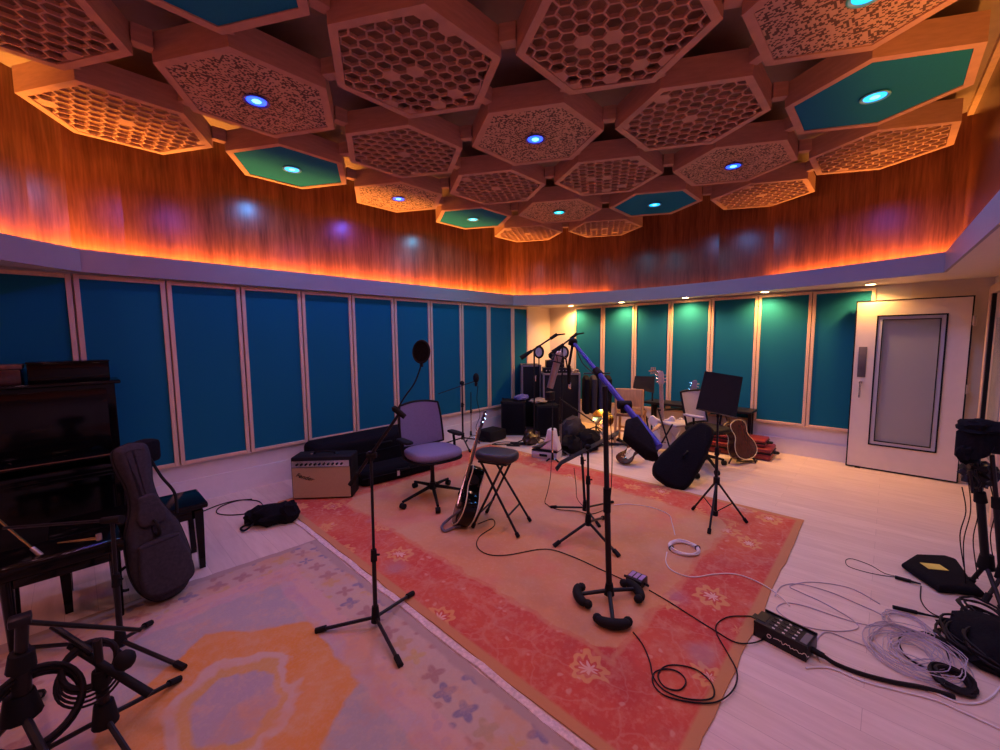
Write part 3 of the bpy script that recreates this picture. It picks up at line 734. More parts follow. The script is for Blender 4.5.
def gigbag(label, foot, head, normal, m, th=.15, strap=True, prof=BAG, pocket=None, sc=1.0):
    foot = Vector(foot); head = Vector(head); ax = (head-foot); k = ax.length/1.075; ax.normalize()
    x = ax.cross(Vector(normal)).normalized(); z = x.cross(ax)
    T = Matrix.Translation(foot) @ Matrix((x, ax, z)).transposed().to_4x4() @ Matrix.Scale(k, 4) @ Matrix.Diagonal((sc, 1, 1, 1))
    t = thing('gig_bag', label, 'gig bag', (foot.x, foot.y, 0))
    b = MB().at(T).slab(outline(prof), th, .055, 5).build('shell', m, t)
    o = outline(prof); MB().at(T).tube([(a*1.005, c, th*.18) for a, c in o], .005, 5, True).build('zip', RUB, b)
    if pocket:
        MB().at(T).slab(outline([(.05, .002), (.055, .07), (.09, .135), (.16, .15), (.26, .14), (.36, .12), (.40, .11), (.415, .002)]), .05, .02, 3, z0=th/2-.01).build('front_pocket', pocket, t)
        MB().at(T).slab(outline([(.50, .002), (.505, .06), (.56, .085), (.64, .062), (.70, .05), (.71, .002)]), .04, .02, 3, z0=th/2-.01).build('neck_pocket', pocket, t)
    if strap:
        MB().at(T).tube(catmull([(.10, .95, 0), (.13, .8, .02), (.17, .66, .05), (.15, .52, .05)], 6), .010, 6).build('strap', RUB, t)
        MB().at(T).tube(catmull([(-.17, .30, -.03), (-.23, .27, -.02), (-.25, .21, 0), (-.22, .17, 0), (-.19, .16, 0)], 6), .009, 6).build('strap', RUB, t)
    MB().at(T).torus((0, .48, th/2+.03), .05, .011, z=(1, 0, 0)).build('handle', RUB, t)
    return t, T

# ================================================================== FOREGROUND STANDS
# pop filter mic stand in the middle left foreground
f = [fl(318, 634), fl(400, 668), fl(412, 597)]; c = fl(376, 628)
jt = D(371, 455, c)
ms = tripod('mic_stand', 'tall black tripod mic stand on the pale rug edge, boom rising to the pop filter', 'mic stand', f, jt, hub_z=.085, r=.012, lr=.010, ctr=c, collar=.38)
ba = D(352, 482, c); bb = D(399, 414, c)
bo = MB().cyl(ba, bb, .0085, seg=10).build('boom_arm', BLKM, ms)
MB().cyl(jt+CX*-.022, jt+CX*.03, .016, seg=12).cyl(jt-V(0, 0, .03), jt+V(0, 0, .02), .015, seg=12).build('boom_joint', RUB, ms)
MB().cyl(D(350, 485, c), D(358, 473, c), .013, .011, 10).build('boom_end_grip', RUB, bo)
solo(MB().cyl(D(395, 409, c), D(405, 417, c)-cF*.0, .017, .014, 12).ball(D(395, 409, c), .019, 1), 'microphone', RUB, 'stubby black microphone clipped to the boom tip in front of the lavender chair', 'microphone')
pc = D(422, 352, c)-cF*.02
t = thing('pop_filter', 'round black pop filter on a gooseneck, in front of the left wall panels', 'pop filter', pc)
pz = (CX*-.55+cF*-.85).normalized()
MB().torus(pc, .057, .0055, z=pz, seg=36).build('hoop', RUB, t)
MB().at(TR(pc, pz)).lathe([(.0005, -.002), (.055, -.002), (.055, .002), (.0005, .002)], 32).build('mesh_screen', NYL, t)
MB().tube(catmull([D(396, 412, c), D(404, 398, c), D(414, 384, c), D(419, 372, c), pc-V(0, 0, .058)], 6), .0042, 8).build('gooseneck', RUB, t)
MB().cyl(pc-V(0, 0, .056), pc-V(0, 0, .078), .009, seg=8).build('hoop_clamp', RUB, t)

# heavy studio boom stand with three weighted half-moon feet
c = fl(609, 601); t = thing('boom_stand', 'tall black studio stand on three weighted half-moon feet, carrying the blue boom', 'mic stand', V(c.x, c.y, .01))
gz = .012; top = D(605, 386, c)
MB().cyl(V(c.x, c.y, .07), D(607, 500, c), .018, seg=14).build('lower_tube', BLK, t)
MB().cyl(D(607, 505, c), top, .0155, seg=14).build('upper_tube', BLK, t)
MB().cyl(D(607, 512, c), D(607, 488, c), .022, seg=12).build('height_clutch', RUB, t)
MB().cyl(V(c.x, c.y, .045), V(c.x, c.y, .115), .032, .022, 14).build('hub', RUB, t)
for px, py in ((581, 594), (634, 589), (613, 621)):
    q = fl(px, py, .05); d = (q-V(c.x, c.y, .05)).normalized(); n = V(-d.y, d.x, 0)
    arm = MB().cyl(V(c.x, c.y, .07), q, .013, .011, 10).build('leg', BLK, t)
    pts = [q+d*.012*math.cos(a)*0+n*.085*math.sin(a)+d*(.030*math.cos(a*1.2)-.01)-V(0, 0, .004) for a in [rad(k) for k in range(-80, 81, 16)]]
    wt = MB().tube(pts, lambda s: .017+.012*math.sin(PI*s)**.5 if 0 < s < 1 else .014, 12)
    for s in (-1, 1): wt.ball(q+n*.082*s-d*.022-V(0, 0, .008), (.027, .027, .026), 2)
    wt.build('weighted_foot', RUB, arm)
piv = top
up_ = D(573, 342, c+FWD*.75); lo = D(659, 447, c-FWD*.16)
dd = (lo-up_).normalized(); piv = up_+dd*((top-up_).dot(dd))
bt_ = thing('boom_pole', 'long blue boom tube slanting down to the right across the tall studio stand', 'boom', (piv.x, piv.y, piv.z))
q1 = up_+(lo-up_)*.36
MB().cyl(up_, q1, .013, .015, 12).build('inner_tube', BLUE, bt_)
MB().cyl(q1, up_+(lo-up_)*.80, .0175, .019, 14).build('outer_tube', BLUE, bt_)
MB().cyl(up_+(lo-up_)*.78, lo,   .025, .023, 14).build('counterweight', BLUE, bt_)
MB().cyl(q1-dd*.03, q1+dd*.03, .026, seg=12).build('clutch', RUB, bt_)
MB().cyl(piv-CX*.04, piv+CX*.04, .027, seg=14).cyl(piv-V(0, 0, .05), piv+V(0, 0, .01), .024, seg=12).build('swivel', RUB, bt_)
MB().ball(up_, .034, 2).cyl(up_-CX*.03, up_+CX*.02-V(0, 0, .02), .022, seg=10).build('tip_joint', RUB, bt_)
u2 = D(569, 366, up_)
MB().cyl(up_, u2, .010, seg=8).cyl(u2, u2-V(0, 0, .14), .015, .012, 10).build('drop_rod', RUB, bt_)
# dark bag of sand hanging on the low end
T = TX(D(640, 438, lo+cF*.055), CX, dd*-1)
q = MB().at(T).slab([(-.05, .13), (.03, .15), (.065, -.02), (.055, -.15), (-.01, -.14), (-.095, .0)], .08, .035, 4)
solo(q, 'sandbag', NYL, 'dark weight bag slung over the low end of the blue boom', 'weight bag')
# condenser microphone in a spider mount hanging from the boom tip
m0 = D(557, 362, up_); m1 = D(550, 388, up_); dm = (m1-m0).normalized()
t = thing('condenser_microphone', 'large pale metal condenser microphone hanging before the rack cases', 'microphone', m1)
MB().cyl(m0, m1, .028, .024, 16).build('body', COND, t)
MB().cyl(m0-dm*.06, m0, .028, .028, 16).ball(m0-dm*.06, .028, 2).build('grille', COND, t)
sp_ = MB()
for k in range(2): sp_.torus(m0+dm*(.0-.05*k), .050, .005, z=dm, seg=20)
for k in range(6):
    a = k*PI/3; e = frame(dm); o1 = e @ V(math.cos(a), math.sin(a), 0); o2 = e @ V(math.cos(a+.5), math.sin(a+.5), 0)
    sp_.cyl(m0-dm*.0+o1*.050, m0-dm*.05+o2*.050, .003, seg=5)
sp_.build('spider_mount', BLKM, t)
MB().tube(catmull([m0-dm*.05+RIGHT*.05, u2+V(0, 0, -.08), u2-V(0, 0, .1)], 5), .006, 6).build('mount_arm', RUB, t)

# two slimmer stands behind it
c = fl(588, 538); jt = D(588, 447, c)
f = [fl(555, 548), fl(618, 558), fl(604, 520)]
ms2 = tripod('music_stand', 'black music stand with folded tray edge-on, nearest behind the weighted studio stand', 'music stand', f, jt, hub_z=.17, r=.013, lr=.011, ctr=fl(588, 540), collar=.55)
tr = D(588, 447, c)
a = D(562, 467, c-FWD*.10); b_ = D(611, 432, c+FWD*.18); up_t = (b_-a).normalized()
T = TX((a+b_)/2, (CX*.35+FWD*.94), b_-a)
MB().at(T).box((0, 0, 0), (.19, (b_-a).length, .005), .002).box((0, -(b_-a).length/2, .016), (.19, .004, .03)).build('tray', BLK, ms2)
MB().cyl(jt, (a+b_)/2, .013, seg=8).ball(jt, .024, 2).build('tilt_joint', RUB, ms2)
c = fl(584, 512); f = [fl(552, 509), fl(612, 504), fl(599, 528)]
tripod('mic_stand', 'thinner black mic stand with flat legs, behind the edge-on music stand', 'mic stand', f, D(581, 441, c), hub_z=.09, r=.012, lr=.009, ctr=fl(585, 515), collar=.7)
q = D(553, 405, fl(552, 520)); c = fl(552, 470)
# DI box, cables on the red rug
p = fl(636, 586); T = TX(fl(626, 583, .012), fl(645, 592, .012)-fl(626, 583, .012), V(.6, .8, 0))
a = fl(625, 584, .012); b_ = fl(641, 591, .012); ex = (b_-a).normalized(); ey = UP.cross(ex); w_ = .105
T = TX(a, ex, ey); t = thing('effects_pedal', 'small black box with lilac printed top on the red rug beside the weighted stand', 'pedal box', a)
MB().at(T).box((w_/2, .055, .026), (w_, .10, .052), .006).build('case', BLK, t)
mb = MB().at(T)
for k in range(3): mb.box((.02+.033*k, .06, .053), (.024, .066, .002))
mb.build('printed_strip', mat('lilac_print', (.34, .22, .50), .4), t, False)
MB().at(T).cyl((w_+.0, .05, .026), (w_+.03, .05, .022), .008, seg=8).build('jack_plug', RUB, t)
MB().at(T).cyl((0, .05, .026), (-.03, .05, .022), .008, seg=8).build('jack_plug', RUB, t)
def FC(pts, r): return [G_(x, y, r) for x, y in pts]
cable('instrument_cable', FC([(478, 524), (492, 519), (494, 526), (480, 536), (477, 546), (487, 554), (507, 555), (545, 549), (571, 556), (600, 569), (624, 580)], .0035), .0035, CABLE,
      'dark cable looping from under the stool to the small black box on the rug')
cable('instrument_cable', FC([(649, 590), (668, 601), (690, 615), (714, 630), (735, 642), (752, 643), (764, 639)], .0035), .0035, CABLE, 'straight dark cable from the small black box towards the stage box')
cable('microphone_cable', FC([(633, 632), (643, 645), (650, 662), (653, 676), (664, 690), (688, 699), (712, 698), (712, 684), (697, 670), (677, 665), (664, 667), (658, 676), (665, 687), (679, 690), (686, 682), (680, 673), (668, 669), (655, 672), (653, 683), (664, 695), (690, 702), (716, 702), (733, 690), (737, 672), (727, 652), (717, 634), (717, 624), (728, 617), (745, 616), (758, 617)], .0035), .0035, CABLE,
      'dark cable coiled in loops on the red rug corner, ending at the stage box')
cable('microphone_cable', FC([(545, 503), (556, 509), (576, 511), (592, 514), (608, 508)], .003), .003, CABLE, 'thin dark cable trailing over the legs of the thinner mic stand')
cw = MB(); rnd = random.Random(3)
cc = fl(684, 547, .03)
for k in range(7):
    a0 = .092+.0045*(k % 4); z_ = .018+.007*(k//3)
    cw.tube([cc+V(a0*math.cos(a), a0*1.0*math.sin(a), z_-.03+.004*math.sin(3*a+k)) for a in [2*PI*i/30 for i in range(30)]], .006, 6, True)
o = solo(cw, 'cable_coil', CABW, 'tidy ring of white cable tied up on the far side of the red rug', 'cable coil')
mb = MB()
for a in (2.4, 5.4): mb.torus(cc+V(.098*math.cos(a), .098*math.sin(a), -.004), .017, .004, z=(-math.sin(a), math.cos(a), 0), seg=14)
mb.build('cable_tie', RUB, o)
cable('white_cable', FC([(675, 535), (672, 523), (668, 514), (650, 507), (628, 504), (614, 505)], .003), .003, CABW, 'thin pale cable from the white ring towards the mic stands behind')
cable('white_cable', FC([(667, 552), (666, 562), (673, 571), (692, 577), (715, 574), (735, 574), (756, 581), (776, 593), (790, 606)], .0035), .0035, CABW, 'thin white cable running from the white ring off the rug edge to the pale coils')

# black stage box (snake)
a = fl(753, 635); b_ = fl(806, 663); ex = (b_-a); L = ex.length; ex.normalize(); ey = UP.cross(ex); dp = (fl(823, 627)-b_).length*.55
T = TX(a, ex, ey); t = thing('stage_box', 'black metal stage box with rows of sockets on the pale boards by the rug', 'stage box', a)
Hb = .075; dp = .155
MB().at(T).box((L/2, dp/2, Hb/2), (L, dp, Hb), .004).build('case', BLK, t)
mb = MB().at(T); mb.box((L/2, .004, Hb+.003), (L, .008, .012)).box((L/2, dp-.004, Hb+.003), (L, .008, .012)); mb.build('edge_lip', BLKM, t, False)
for i in range(3):
    for j in range(4):
        cx_, cy_ = L*(.27+.19*i), .028+.033*j
        s_ = MB().at(T).lathe([(.0005, 0), (.001, 0)], 4) if 0 else MB().at(T @ Matrix.Translation((cx_, cy_, Hb))).lathe([(.006, .002), (.013, .003), (.0145, .0), (.006, .0)], 14)
        s_.build('xlr_socket', BLKM, t)
        MB().at(T @ Matrix.Translation((cx_+.019, cy_, Hb+.001))).box((0, 0, 0), (.012, .007, .003)).build('number_mark', LWHITE, t, False)
MB().at(T).box((L-.024, dp/2, Hb+.001), (.03, .10, .002)).build('grey_plate', mat('grey_plate', (.13, .12, .12), .5), t, False)
MB().at(T).box((.015, dp*.55, Hb+.001), (.05, .09, .002)).box((-.02, dp*.62, Hb*.65), (.04, .05, .004)).build('bracket', BLKM, t, False)
mk = MB().at(T @ Matrix.Translation((.075, -.0015, .028)) @ Matrix.Rotation(PI/2, 4, 'X'))
mk.torus((0, .012, 0), .009, .0018, seg=16, ms=5)
x_ = .02; rnd = random.Random(5)
pts = []
while x_ < .18: pts.append(V(x_, .004+.015*rnd.random(), 0)); x_ += .007
mk.tube(catmull(pts, 3), .0017, 4); mk.build('script_mark', LWHITE, t)
mb = MB().at(T); mb.cyl((L, dp*.5, .032), (L+.05, dp*.5, .030), .016, .013, 12); mb.build('cable_gland', RUB, t)
g0 = T @ V(L+.045, dp*.5, .03)
cable('snake_cable', [g0]+FC([(836, 664), (862, 674), (893, 682), (925, 688), (955, 697)], .010), .010, CABLE, 'thick black multicore cable leading right from the stage box')
cable('white_cable', FC([(806, 668), (830, 668), (862, 681), (900, 691), (935, 700), (963, 712), (1000, 729)], .004), .004, CABW, 'long white cable in front of the black multicore, running to the bottom right')
cable('white_cable', FC([(900, 684), (930, 691), (957, 702), (978, 703), (992, 696), (1001, 686)], .004), .004, CABW, 'white cable curling up at the right edge past the dark coils')
for k, (pts, lb) in enumerate((([(775, 596), (782, 586), (800, 584), (830, 592), (856, 603), (880, 614), (885, 622), (868, 625), (838, 617), (805, 606), (785, 603), (777, 610), (800, 625), (835, 631), (858, 628), (850, 618), (822, 602), (800, 592), (790, 586), (812, 582), (850, 588), (880, 604)], 'loose thin violet-clear cable looping on the boards beside the stage box'),
                  ([(871, 648), (850, 640), (828, 632), (818, 638), (816, 650), (820, 662)], 'pale cable bowing behind the right end of the stage box'))):
    cable('clear_cable', FC(pts, .0028), .0028, CABC, lb)
def messy_coil(cpx, cpy, rx, n, r, m, label, seed, zmax=.05, nm='cable_coil', fill=.16):
    c = fl(cpx, cpy, 0); rnd = random.Random(seed); pts = []
    for k in range(n*14):
        a = 2*PI*k/14; R = rx*(1-fill+fill*math.sin(a*.37+seed)+.08*rnd.uniform(-1, 1))
        off = V(.06*rx*math.sin(a*.21), .06*rx*math.cos(a*.17), 0)
        pts.append(c+off+V(R*math.cos(a), R*.85*math.sin(a), r+.002+zmax*abs(math.sin(a*.5+k*.01))*(k/(n*14))))
    return solo(MB().tube(catmull(pts, 2), r, 5), nm, m, label, 'cable coil')
messy_coil(914, 655, .215, 19, .0022, CABC, 'big loose coil of violet-clear cable on the boards right of the stage box', 2, fill=.34)
messy_coil(906, 625, .12, 6, .0022, CABC, 'smaller loose coil of clear cable behind the biggest one', 5, .02)
messy_coil(952, 683, .085, 10, .007, CABLE, 'thick black cable coil lying flat below the clear coils', 3, .035)
messy_coil(975, 650, .16, 9, .006, CABLE, 'tangled black cable heap right of the clear coils', 8, .09)
messy_coil(988, 625, .13, 8, .006, CABLE, 'black cable tangle at the feet of the cloth-hung stand', 9, .10)
messy_coil(1000, 665, .15, 8, .007, CABLE, 'black cable coil cut by the right edge of the photo', 11, .10)
cable('microphone_cable', FC([(948, 676), (925, 668), (905, 655), (899, 640), (908, 632), (930, 634), (945, 648), (950, 662)], .0045), .0045, CABLE, 'single black cable loop drawn over the clear coil')
c = fl(990, 652)
solo(MB().at(Matrix.Translation((c.x, c.y-.02, 0))).ball((0, 0, .03), (.24, .17, .10), 3, .4, flat=.004, seed=71), 'cable_heap', NYL, 'dark mass of black cables and cloth on the floor at the right edge', 'cable heap')
def xlr(a, b, r, label):
    t = thing('cable_plug', label, 'plug', (a.x, a.y, 0)); d = (b-a).normalized()
    MB().cyl(a, a+(b-a)*.62, r, seg=10).build('shell', RUB, t); MB().cyl(a+(b-a)*.6, b, r*.75, r*.45, 8).build('strain_relief', RUB, t)
xlr(G_(895, 577, .012), G_(921, 584, .012), .011, 'black cable plug lying left of the black bag with yellow label')
xlr(G_(893, 607, .014), G_(932, 616, .014), .011, 'long black plug pointing left over the clear cables')
cable('thin_cable', FC([(895, 577), (880, 575), (862, 571), (848, 566), (846, 560), (853, 559), (870, 565), (884, 573), (895, 576)], .002), .002, CABLE, 'thin dark lead making a narrow loop on the boards before the door')
cable('thin_cable', FC([(932, 616), (955, 620), (975, 622), (999, 628)], .005), .005, CABLE, 'black lead running right from the long plug')
cable('thin_cable', FC([(921, 586), (921, 600), (930, 612), (948, 620)], .003), .003, CABLE, 'thin black lead curving down from under the labelled bag')
# cable bag with yellow label
c = fl(940, 585); t = thing('cable_bag', 'flat black bag with a yellow label lying on the boards at right', 'bag', c)
ol = [fl(*q) for q in ((901, 569), (915, 560), (942, 561), (957, 566), (970, 585), (985, 600), (960, 596), (938, 594), (920, 582))]
cz = sum(ol, V(0, 0, 0))/len(ol)
MB().at(Matrix.Translation((cz.x, cz.y, 0))).slab([(p.x-cz.x, p.y-cz.y) for p in ol], .055, .035, 4, z0=.001).build('bag_body', NYL, t)
a = fl(926, 566, .058); b_ = fl(948, 568, .058); ex = (b_-a).normalized()
MB().at(TX(a, ex, UP.cross(ex))).box((.045, -.0, .001), (.11, .075, .003)).build('yellow_label', YEL, t, False)
# stand hung with black cloths at the right edge
c = fl(983, 592); f = [fl(962, 592), fl(1003, 622), fl(1010, 575)]
ms = tripod('mic_stand', 'black stand at the right edge hung with black cloths and clamps', 'mic stand', [fl(968, 588), fl(1004, 618), fl(1008, 580)], D(976, 452, c), hub_z=.20, r=.020, lr=.012, ctr=c, collar=.6)
ms = tripod('mic_stand', 'second black stand pole just right of the cloth-hung one', 'mic stand', [fl(985, 604), fl(1018, 612), fl(1004, 580)], D(992, 455, fl(1000, 600)), hub_z=.18, r=.016, lr=.011, ctr=fl(1000, 600), collar=.6)
cp = D(980, 440, c)
q = MB().at(TX(cp, CX*1+CY*.25, CY*1-CX*.25)).slab([(-.12, -.085), (-.02, -.07), (.06, -.10), (.15, -.06), (.16, .03), (.12, .085), (.0, .09), (-.07, .07)], .17, .06, 4)
q.at(Matrix.Translation(cp)).ball((.02, .0, .07), (.12, .1, .055), 3, .3, seed=9)
q.ball((-.05, .05, -.08), (.05, .05, .06), 3, .4, seed=5)
solo(q, 'black_cloth', NYL, 'bundle of black cloth draped over the stand top at the right edge', 'cloth')
cp = D(980, 475, c)
q = MB().at(Matrix.Translation(cp)).ball((0.03, 0, 0), (.09, .08, .07), 3, .5, seed=6, fr=3)
for k in range(11): q.cyl(V(-.09+.02*k, .05-.01*k, .04), V(-.07+.018*k+.03*math.sin(k*2.1), .03-.008*k, -.10+.03*(k % 3)), .010, .007, 7)
for k in range(4): q.torus(V(-.05+.03*k, .03-.02*k, -.03+.02*(k % 2)), .04, .006, z=(1, k-1.5, .4), seg=16)
solo(q, 'mic_clamps', BLKM, 'cluster of black clamps and mic clips below the draped cloth', 'clamps')
for k, (x0, x1) in enumerate(((968, 966), (974, 978), (990, 996), (962, 964))):
    a = D(x0, 478+3*k, c); b_ = D(x1, 585-6*k, c)
    cable('hanging_cable', [a, lerp(a, b_, .3)+RIGHT*.02, lerp(a, b_, .6)-RIGHT*.02, b_-V(0, 0, .0)], .003, CABLE,
          ['thin lead hanging left of the cloth-hung stand', 'thin lead twisting down the cloth-hung stand pole', 'thin lead hanging by the rightmost pole', 'shortest thin lead dangling from the black clamps'][k])

# music stand on the right of the red rug
c = fl(715, 522); f = [fl(693, 511), fl(709, 535), fl(746, 524)]
jt = D(718, 414, c)
ms = tripod('music_stand', 'black music stand with big solid desk, standing on the right end of the red rug', 'music stand', f, jt, spread_z=.36, r=.013, lr=.009, ctr=fl(715, 521), style='tri', collar=.62)
cq = [D(705, 371, c+FWD*.05), D(743, 377, c+FWD*.05), D(736, 418, c-FWD*.05), D(696, 409, c-FWD*.05)]
n = (cq[1]-cq[0]).cross(cq[3]-cq[0]).normalized()
mb = MB(); mb.add(cq+[q+n*.004 for q in cq], [(0, 1, 2, 3), (7, 6, 5, 4), (0, 4, 5, 1), (1, 5, 6, 2), (2, 6, 7, 3), (3, 7, 4, 0)])
mb.build('desk', BLK, ms, False)
lo_, ro = cq[3], cq[2]; sgn = 1 if n.dot(EYE-cq[0]) > 0 else -1
mb = MB(); e = n*sgn*.045
mb.add([lo_, ro, ro+e, lo_+e]+[q-V(0, 0, .003) for q in (lo_, ro, ro+e, lo_+e)], [(0, 1, 2, 3), (7, 6, 5, 4), (0, 4, 5, 1), (1, 5, 6, 2), (2, 6, 7, 3), (3, 7, 4, 0)])
mb.build('ledge', BLK, ms, False)
MB().cyl(jt-V(0, 0, .03), (cq[0]+cq[2])/2-n*sgn*.02, .012, seg=8).build('tilt_bracket', RUB, ms)

# folding stool with black seat
f = [fl(473, 529), fl(518, 539), fl(530, 523), fl(487, 514)]
c = sum(f, V(0, 0, 0))/4; hz = .585; t = thing('folding_stool', 'black folding stool with padded seat and crossed tube legs on the tan rug field', 'stool', (c.x, c.y, .01))
sc_ = D(497, 455, c); sc_.z = hz
ax = (f[1]-f[0]).normalized(); ay = UP.cross(ax)
T = TX(V(sc_.x, sc_.y, hz+.035), ax, ay)
MB().at(T).slab([(.185*math.copysign(abs(math.cos(a))**.75, math.cos(a)), .135*math.copysign(abs(math.sin(a))**.75, math.sin(a))) for a in [2*PI*k/28 for k in range(28)]], .075, .03, 4).build('seat_pad', mat('black_vinyl', (.02, .02, .023), .45), t)
MB().at(T).box((0, 0, -.045), (.26, .20, .016)).build('seat_plate', BLKM, t)
tops = [V(sc_.x, sc_.y, hz-.01)+ax*s*.10+ay*u*.10 for s, u in ((1, -1), (-1, -1), (-1, 1), (1, 1))]
for k in range(4):
    q = f[k].copy(); q.z = .024
    l = MB().cyl(tops[k], q, .0105, seg=8).build('leg', BLK, t); d = (q-tops[k]).normalized()
    MB().cyl(q-d*.03, q+d*.008, .016, seg=8).build('rubber_foot', RUB, l)
for i, j in ((0, 3), (1, 2)):
    a = lerp(tops[i], f[i], .72); b_ = lerp(tops[j], f[j], .72); MB().cyl(a, b_, .008, seg=8).build('crossbar', BLK, t)

# black acoustic guitar leaning against the stool
ft = fl(461, 526, .03); hd = D(490, 413, fl(486, 500)); nn = (-RIGHT*.90-FWD*.38)
gt, GT = guitar('acoustic_guitar', 'glossy black acoustic guitar with cream binding leaning on the folding stool', ft+V(0, 0, .0), hd, nn, bm_=LACQ, nm=DWOOD, binding=CREAMP, bt=.11)
MB().tube(catmull([GT @ V(0, 0, 0), fl(455, 527, .03), fl(445, 531, .022), fl(442, 526, .04), fl(449, 519, .05), GT @ V(.08, .1, .05)], 6), .012, 6).build('strap', mat('grey_strap', (.12, .11, .12), .8), gt)

# lavender office chair
c = fl(433, 496); t = thing('office_chair', 'lavender grey office chair on castors behind the pop filter stand', 'office chair', (c.x, c.y, .0))
zc = .012
for px, py in ((403, 507), (438, 511), (461, 494), (448, 483), (415, 486)):
    q = fl(px, py, .03); q.z = zc+.055
    a = MB().cyl(V(c.x, c.y, .115), q+V(0, 0, .012), .020, .013, 8).build('base_arm', RUB, t)
    d = (q-V(c.x, c.y, 0)); d.z = 0; d.normalize(); nrm = V(-d.y, d.x, 0)
    MB().cyl(q-nrm*.022-V(0, 0, .028), q+nrm*.022-V(0, 0, .028), .027, seg=14).cyl(q, q-V(0, 0, .02), .008, seg=6).build('castor', RUB, a)
MB().cyl(V(c.x, c.y, .10), V(c.x, c.y, .38), .025, .018, 12).cyl(V(c.x, c.y, .08), V(c.x, c.y, .15), .04, .03, 12).build('gas_column', BLKM, t)
fw = (RIGHT*.62-FWD*.78).normalized(); sd = fw.cross(UP)
T = TX(V(c.x, c.y, .425)+fw*.02, sd, fw)
MB().at(T).box((0, -.02, -.03), (.22, .26, .05), .02).build('seat_mechanism', RUB, t)
seat = MB().at(T).slab([(.27*math.copysign(abs(math.cos(a))**.7, math.cos(a)), .255*math.copysign(abs(math.sin(a))**.7, math.sin(a))) for a in [2*PI*k/30 for k in range(30)]], .075, .035, 4, z0=.0).build('seat', GREYF, t)
MB().at(T).slab([(.275*math.copysign(abs(math.cos(a))**.7, math.cos(a)), .26*math.copysign(abs(math.sin(a))**.7, math.sin(a))) for a in [2*PI*k/30 for k in range(30)]], .02, .008, 2, z0=-.015).build('seat_shell', RUB, seat)
bk = V(c.x, c.y, 0)-fw*.23
def backpt(u, v): # u -1..1 across, v 0..1 up
    w = .245*(1-.10*v**3); return bk+sd*u*w+fw*(.045*u*u-.085*v-.02*(1-v)+.02)+V(0, 0, .485+.46*v-.025*(u*u)*(1 if v > .5 else -1)*abs(v-.5)*2)
mb = MB(); N = 10
for s_, off in ((1, .012), (-1, -.012)):
    g_ = [[backpt(-1+2*i/N, j/N)+fw*off*(1-.6*max(abs(-1+2*i/N), abs(2*j/N-1))**4) for i in range(N+1)] for j in range(N+1)]
    mb.loft(g_, cap=False, closed=False)
rim = [backpt(-1+2*i/N, 0) for i in range(N+1)]+[backpt(1, j/N) for j in range(1, N+1)]+[backpt(1-2*i/N, 1) for i in range(1, N+1)]+[backpt(-1, 1-j/N) for j in range(1, N)]
back = mb.build('backrest', GREYF, t)
MB().tube(rim, .012, 8, True).build('back_frame', RUB, back)
MB().tube(catmull([V(c.x, c.y, .40)-fw*.12, bk-fw*.07+V(0, 0, .46), bk-fw*.09+V(0, 0, .70)], 5), .022, 8).build('back_spine', RUB, t)
for s_ in (-1, 1):
    a = V(c.x, c.y, .41)+sd*s_*.25; ar = MB().tube(catmull([a-fw*.05-sd*s_*.08, a+sd*s_*.035-fw*.04+V(0, 0, .04), a+sd*s_*.04-fw*.05+V(0, 0, .18)], 5), .014, 8)
    ar = ar.build('arm_support', RUB, t)
    MB().at(TX(a+sd*s_*.04+V(0, 0, .205), sd, fw)).slab(outline([(-.13, .002), (-.12, .035), (0, .045), (.1, .04), (.12, .002)]), .026, .012, 3).build('arm_pad', RUB, ar)

# guitar amplifier
a = fl(292, 501); b_ = fl(352.5, 499); ex = (b_-a); L = ex.length; ex.normalize(); ey = UP.cross(ex); Ha = .425; Dp = .24
a.z = .011; T = TX(a, ex, ey); t = thing('guitar_amplifier', 'black guitar amplifier with tan grille cloth at the left corner of the red rug', 'amplifier', a)
MB().at(T).box((L/2, Dp/2+.012, Ha/2), (L, Dp, Ha), .014).build('cabinet', TOLEX, t)
MB().at(T).box((L/2, .006, .158+.012), (L-.035, .02, .305)).build('grille_cloth', GRILL, t, False)
cp_ = MB().at(T).box((L/2, .004, Ha-.063), (L-.035, .02, .062)).build('control_panel', CHROME, t, False)
for k in range(11): MB().at(T).cyl((.07+.043*k, -.006, Ha-.066), (.07+.043*k, -.024, Ha-.066), .011, .009, 10).build('knob', RUB, cp_)
MB().at(T).tube(catmull([(L/2-.1, Dp/2, Ha+.004), (L/2-.08, Dp/2, Ha+.026), (L/2+.08, Dp/2, Ha+.026), (L/2+.1, Dp/2, Ha+.004)], 5), .010, 8).build('handle', RUB, t)
for x_ in (.17, L-.17): MB().at(T).box((x_, Dp/2, Ha+.002), (.03, .022, .008)).build('handle_cap', CHROME, t)
tm = text_mb('Fender', .062, T @ Matrix.Translation((.045, -.006, Ha-.185)) @ Matrix.Rotation(rad(18), 4, 'Y') @ Matrix.Rotation(PI/2, 4, 'X'), .45, .002)
tm.build('script_badge', mat('badge_dark', (.03, .025, .03), .3, metal=.5), t, False)
for (x_, y_) in ((.03, .04), (L-.03, .04), (.03, Dp-.02), (L-.03, Dp-.02)): pass

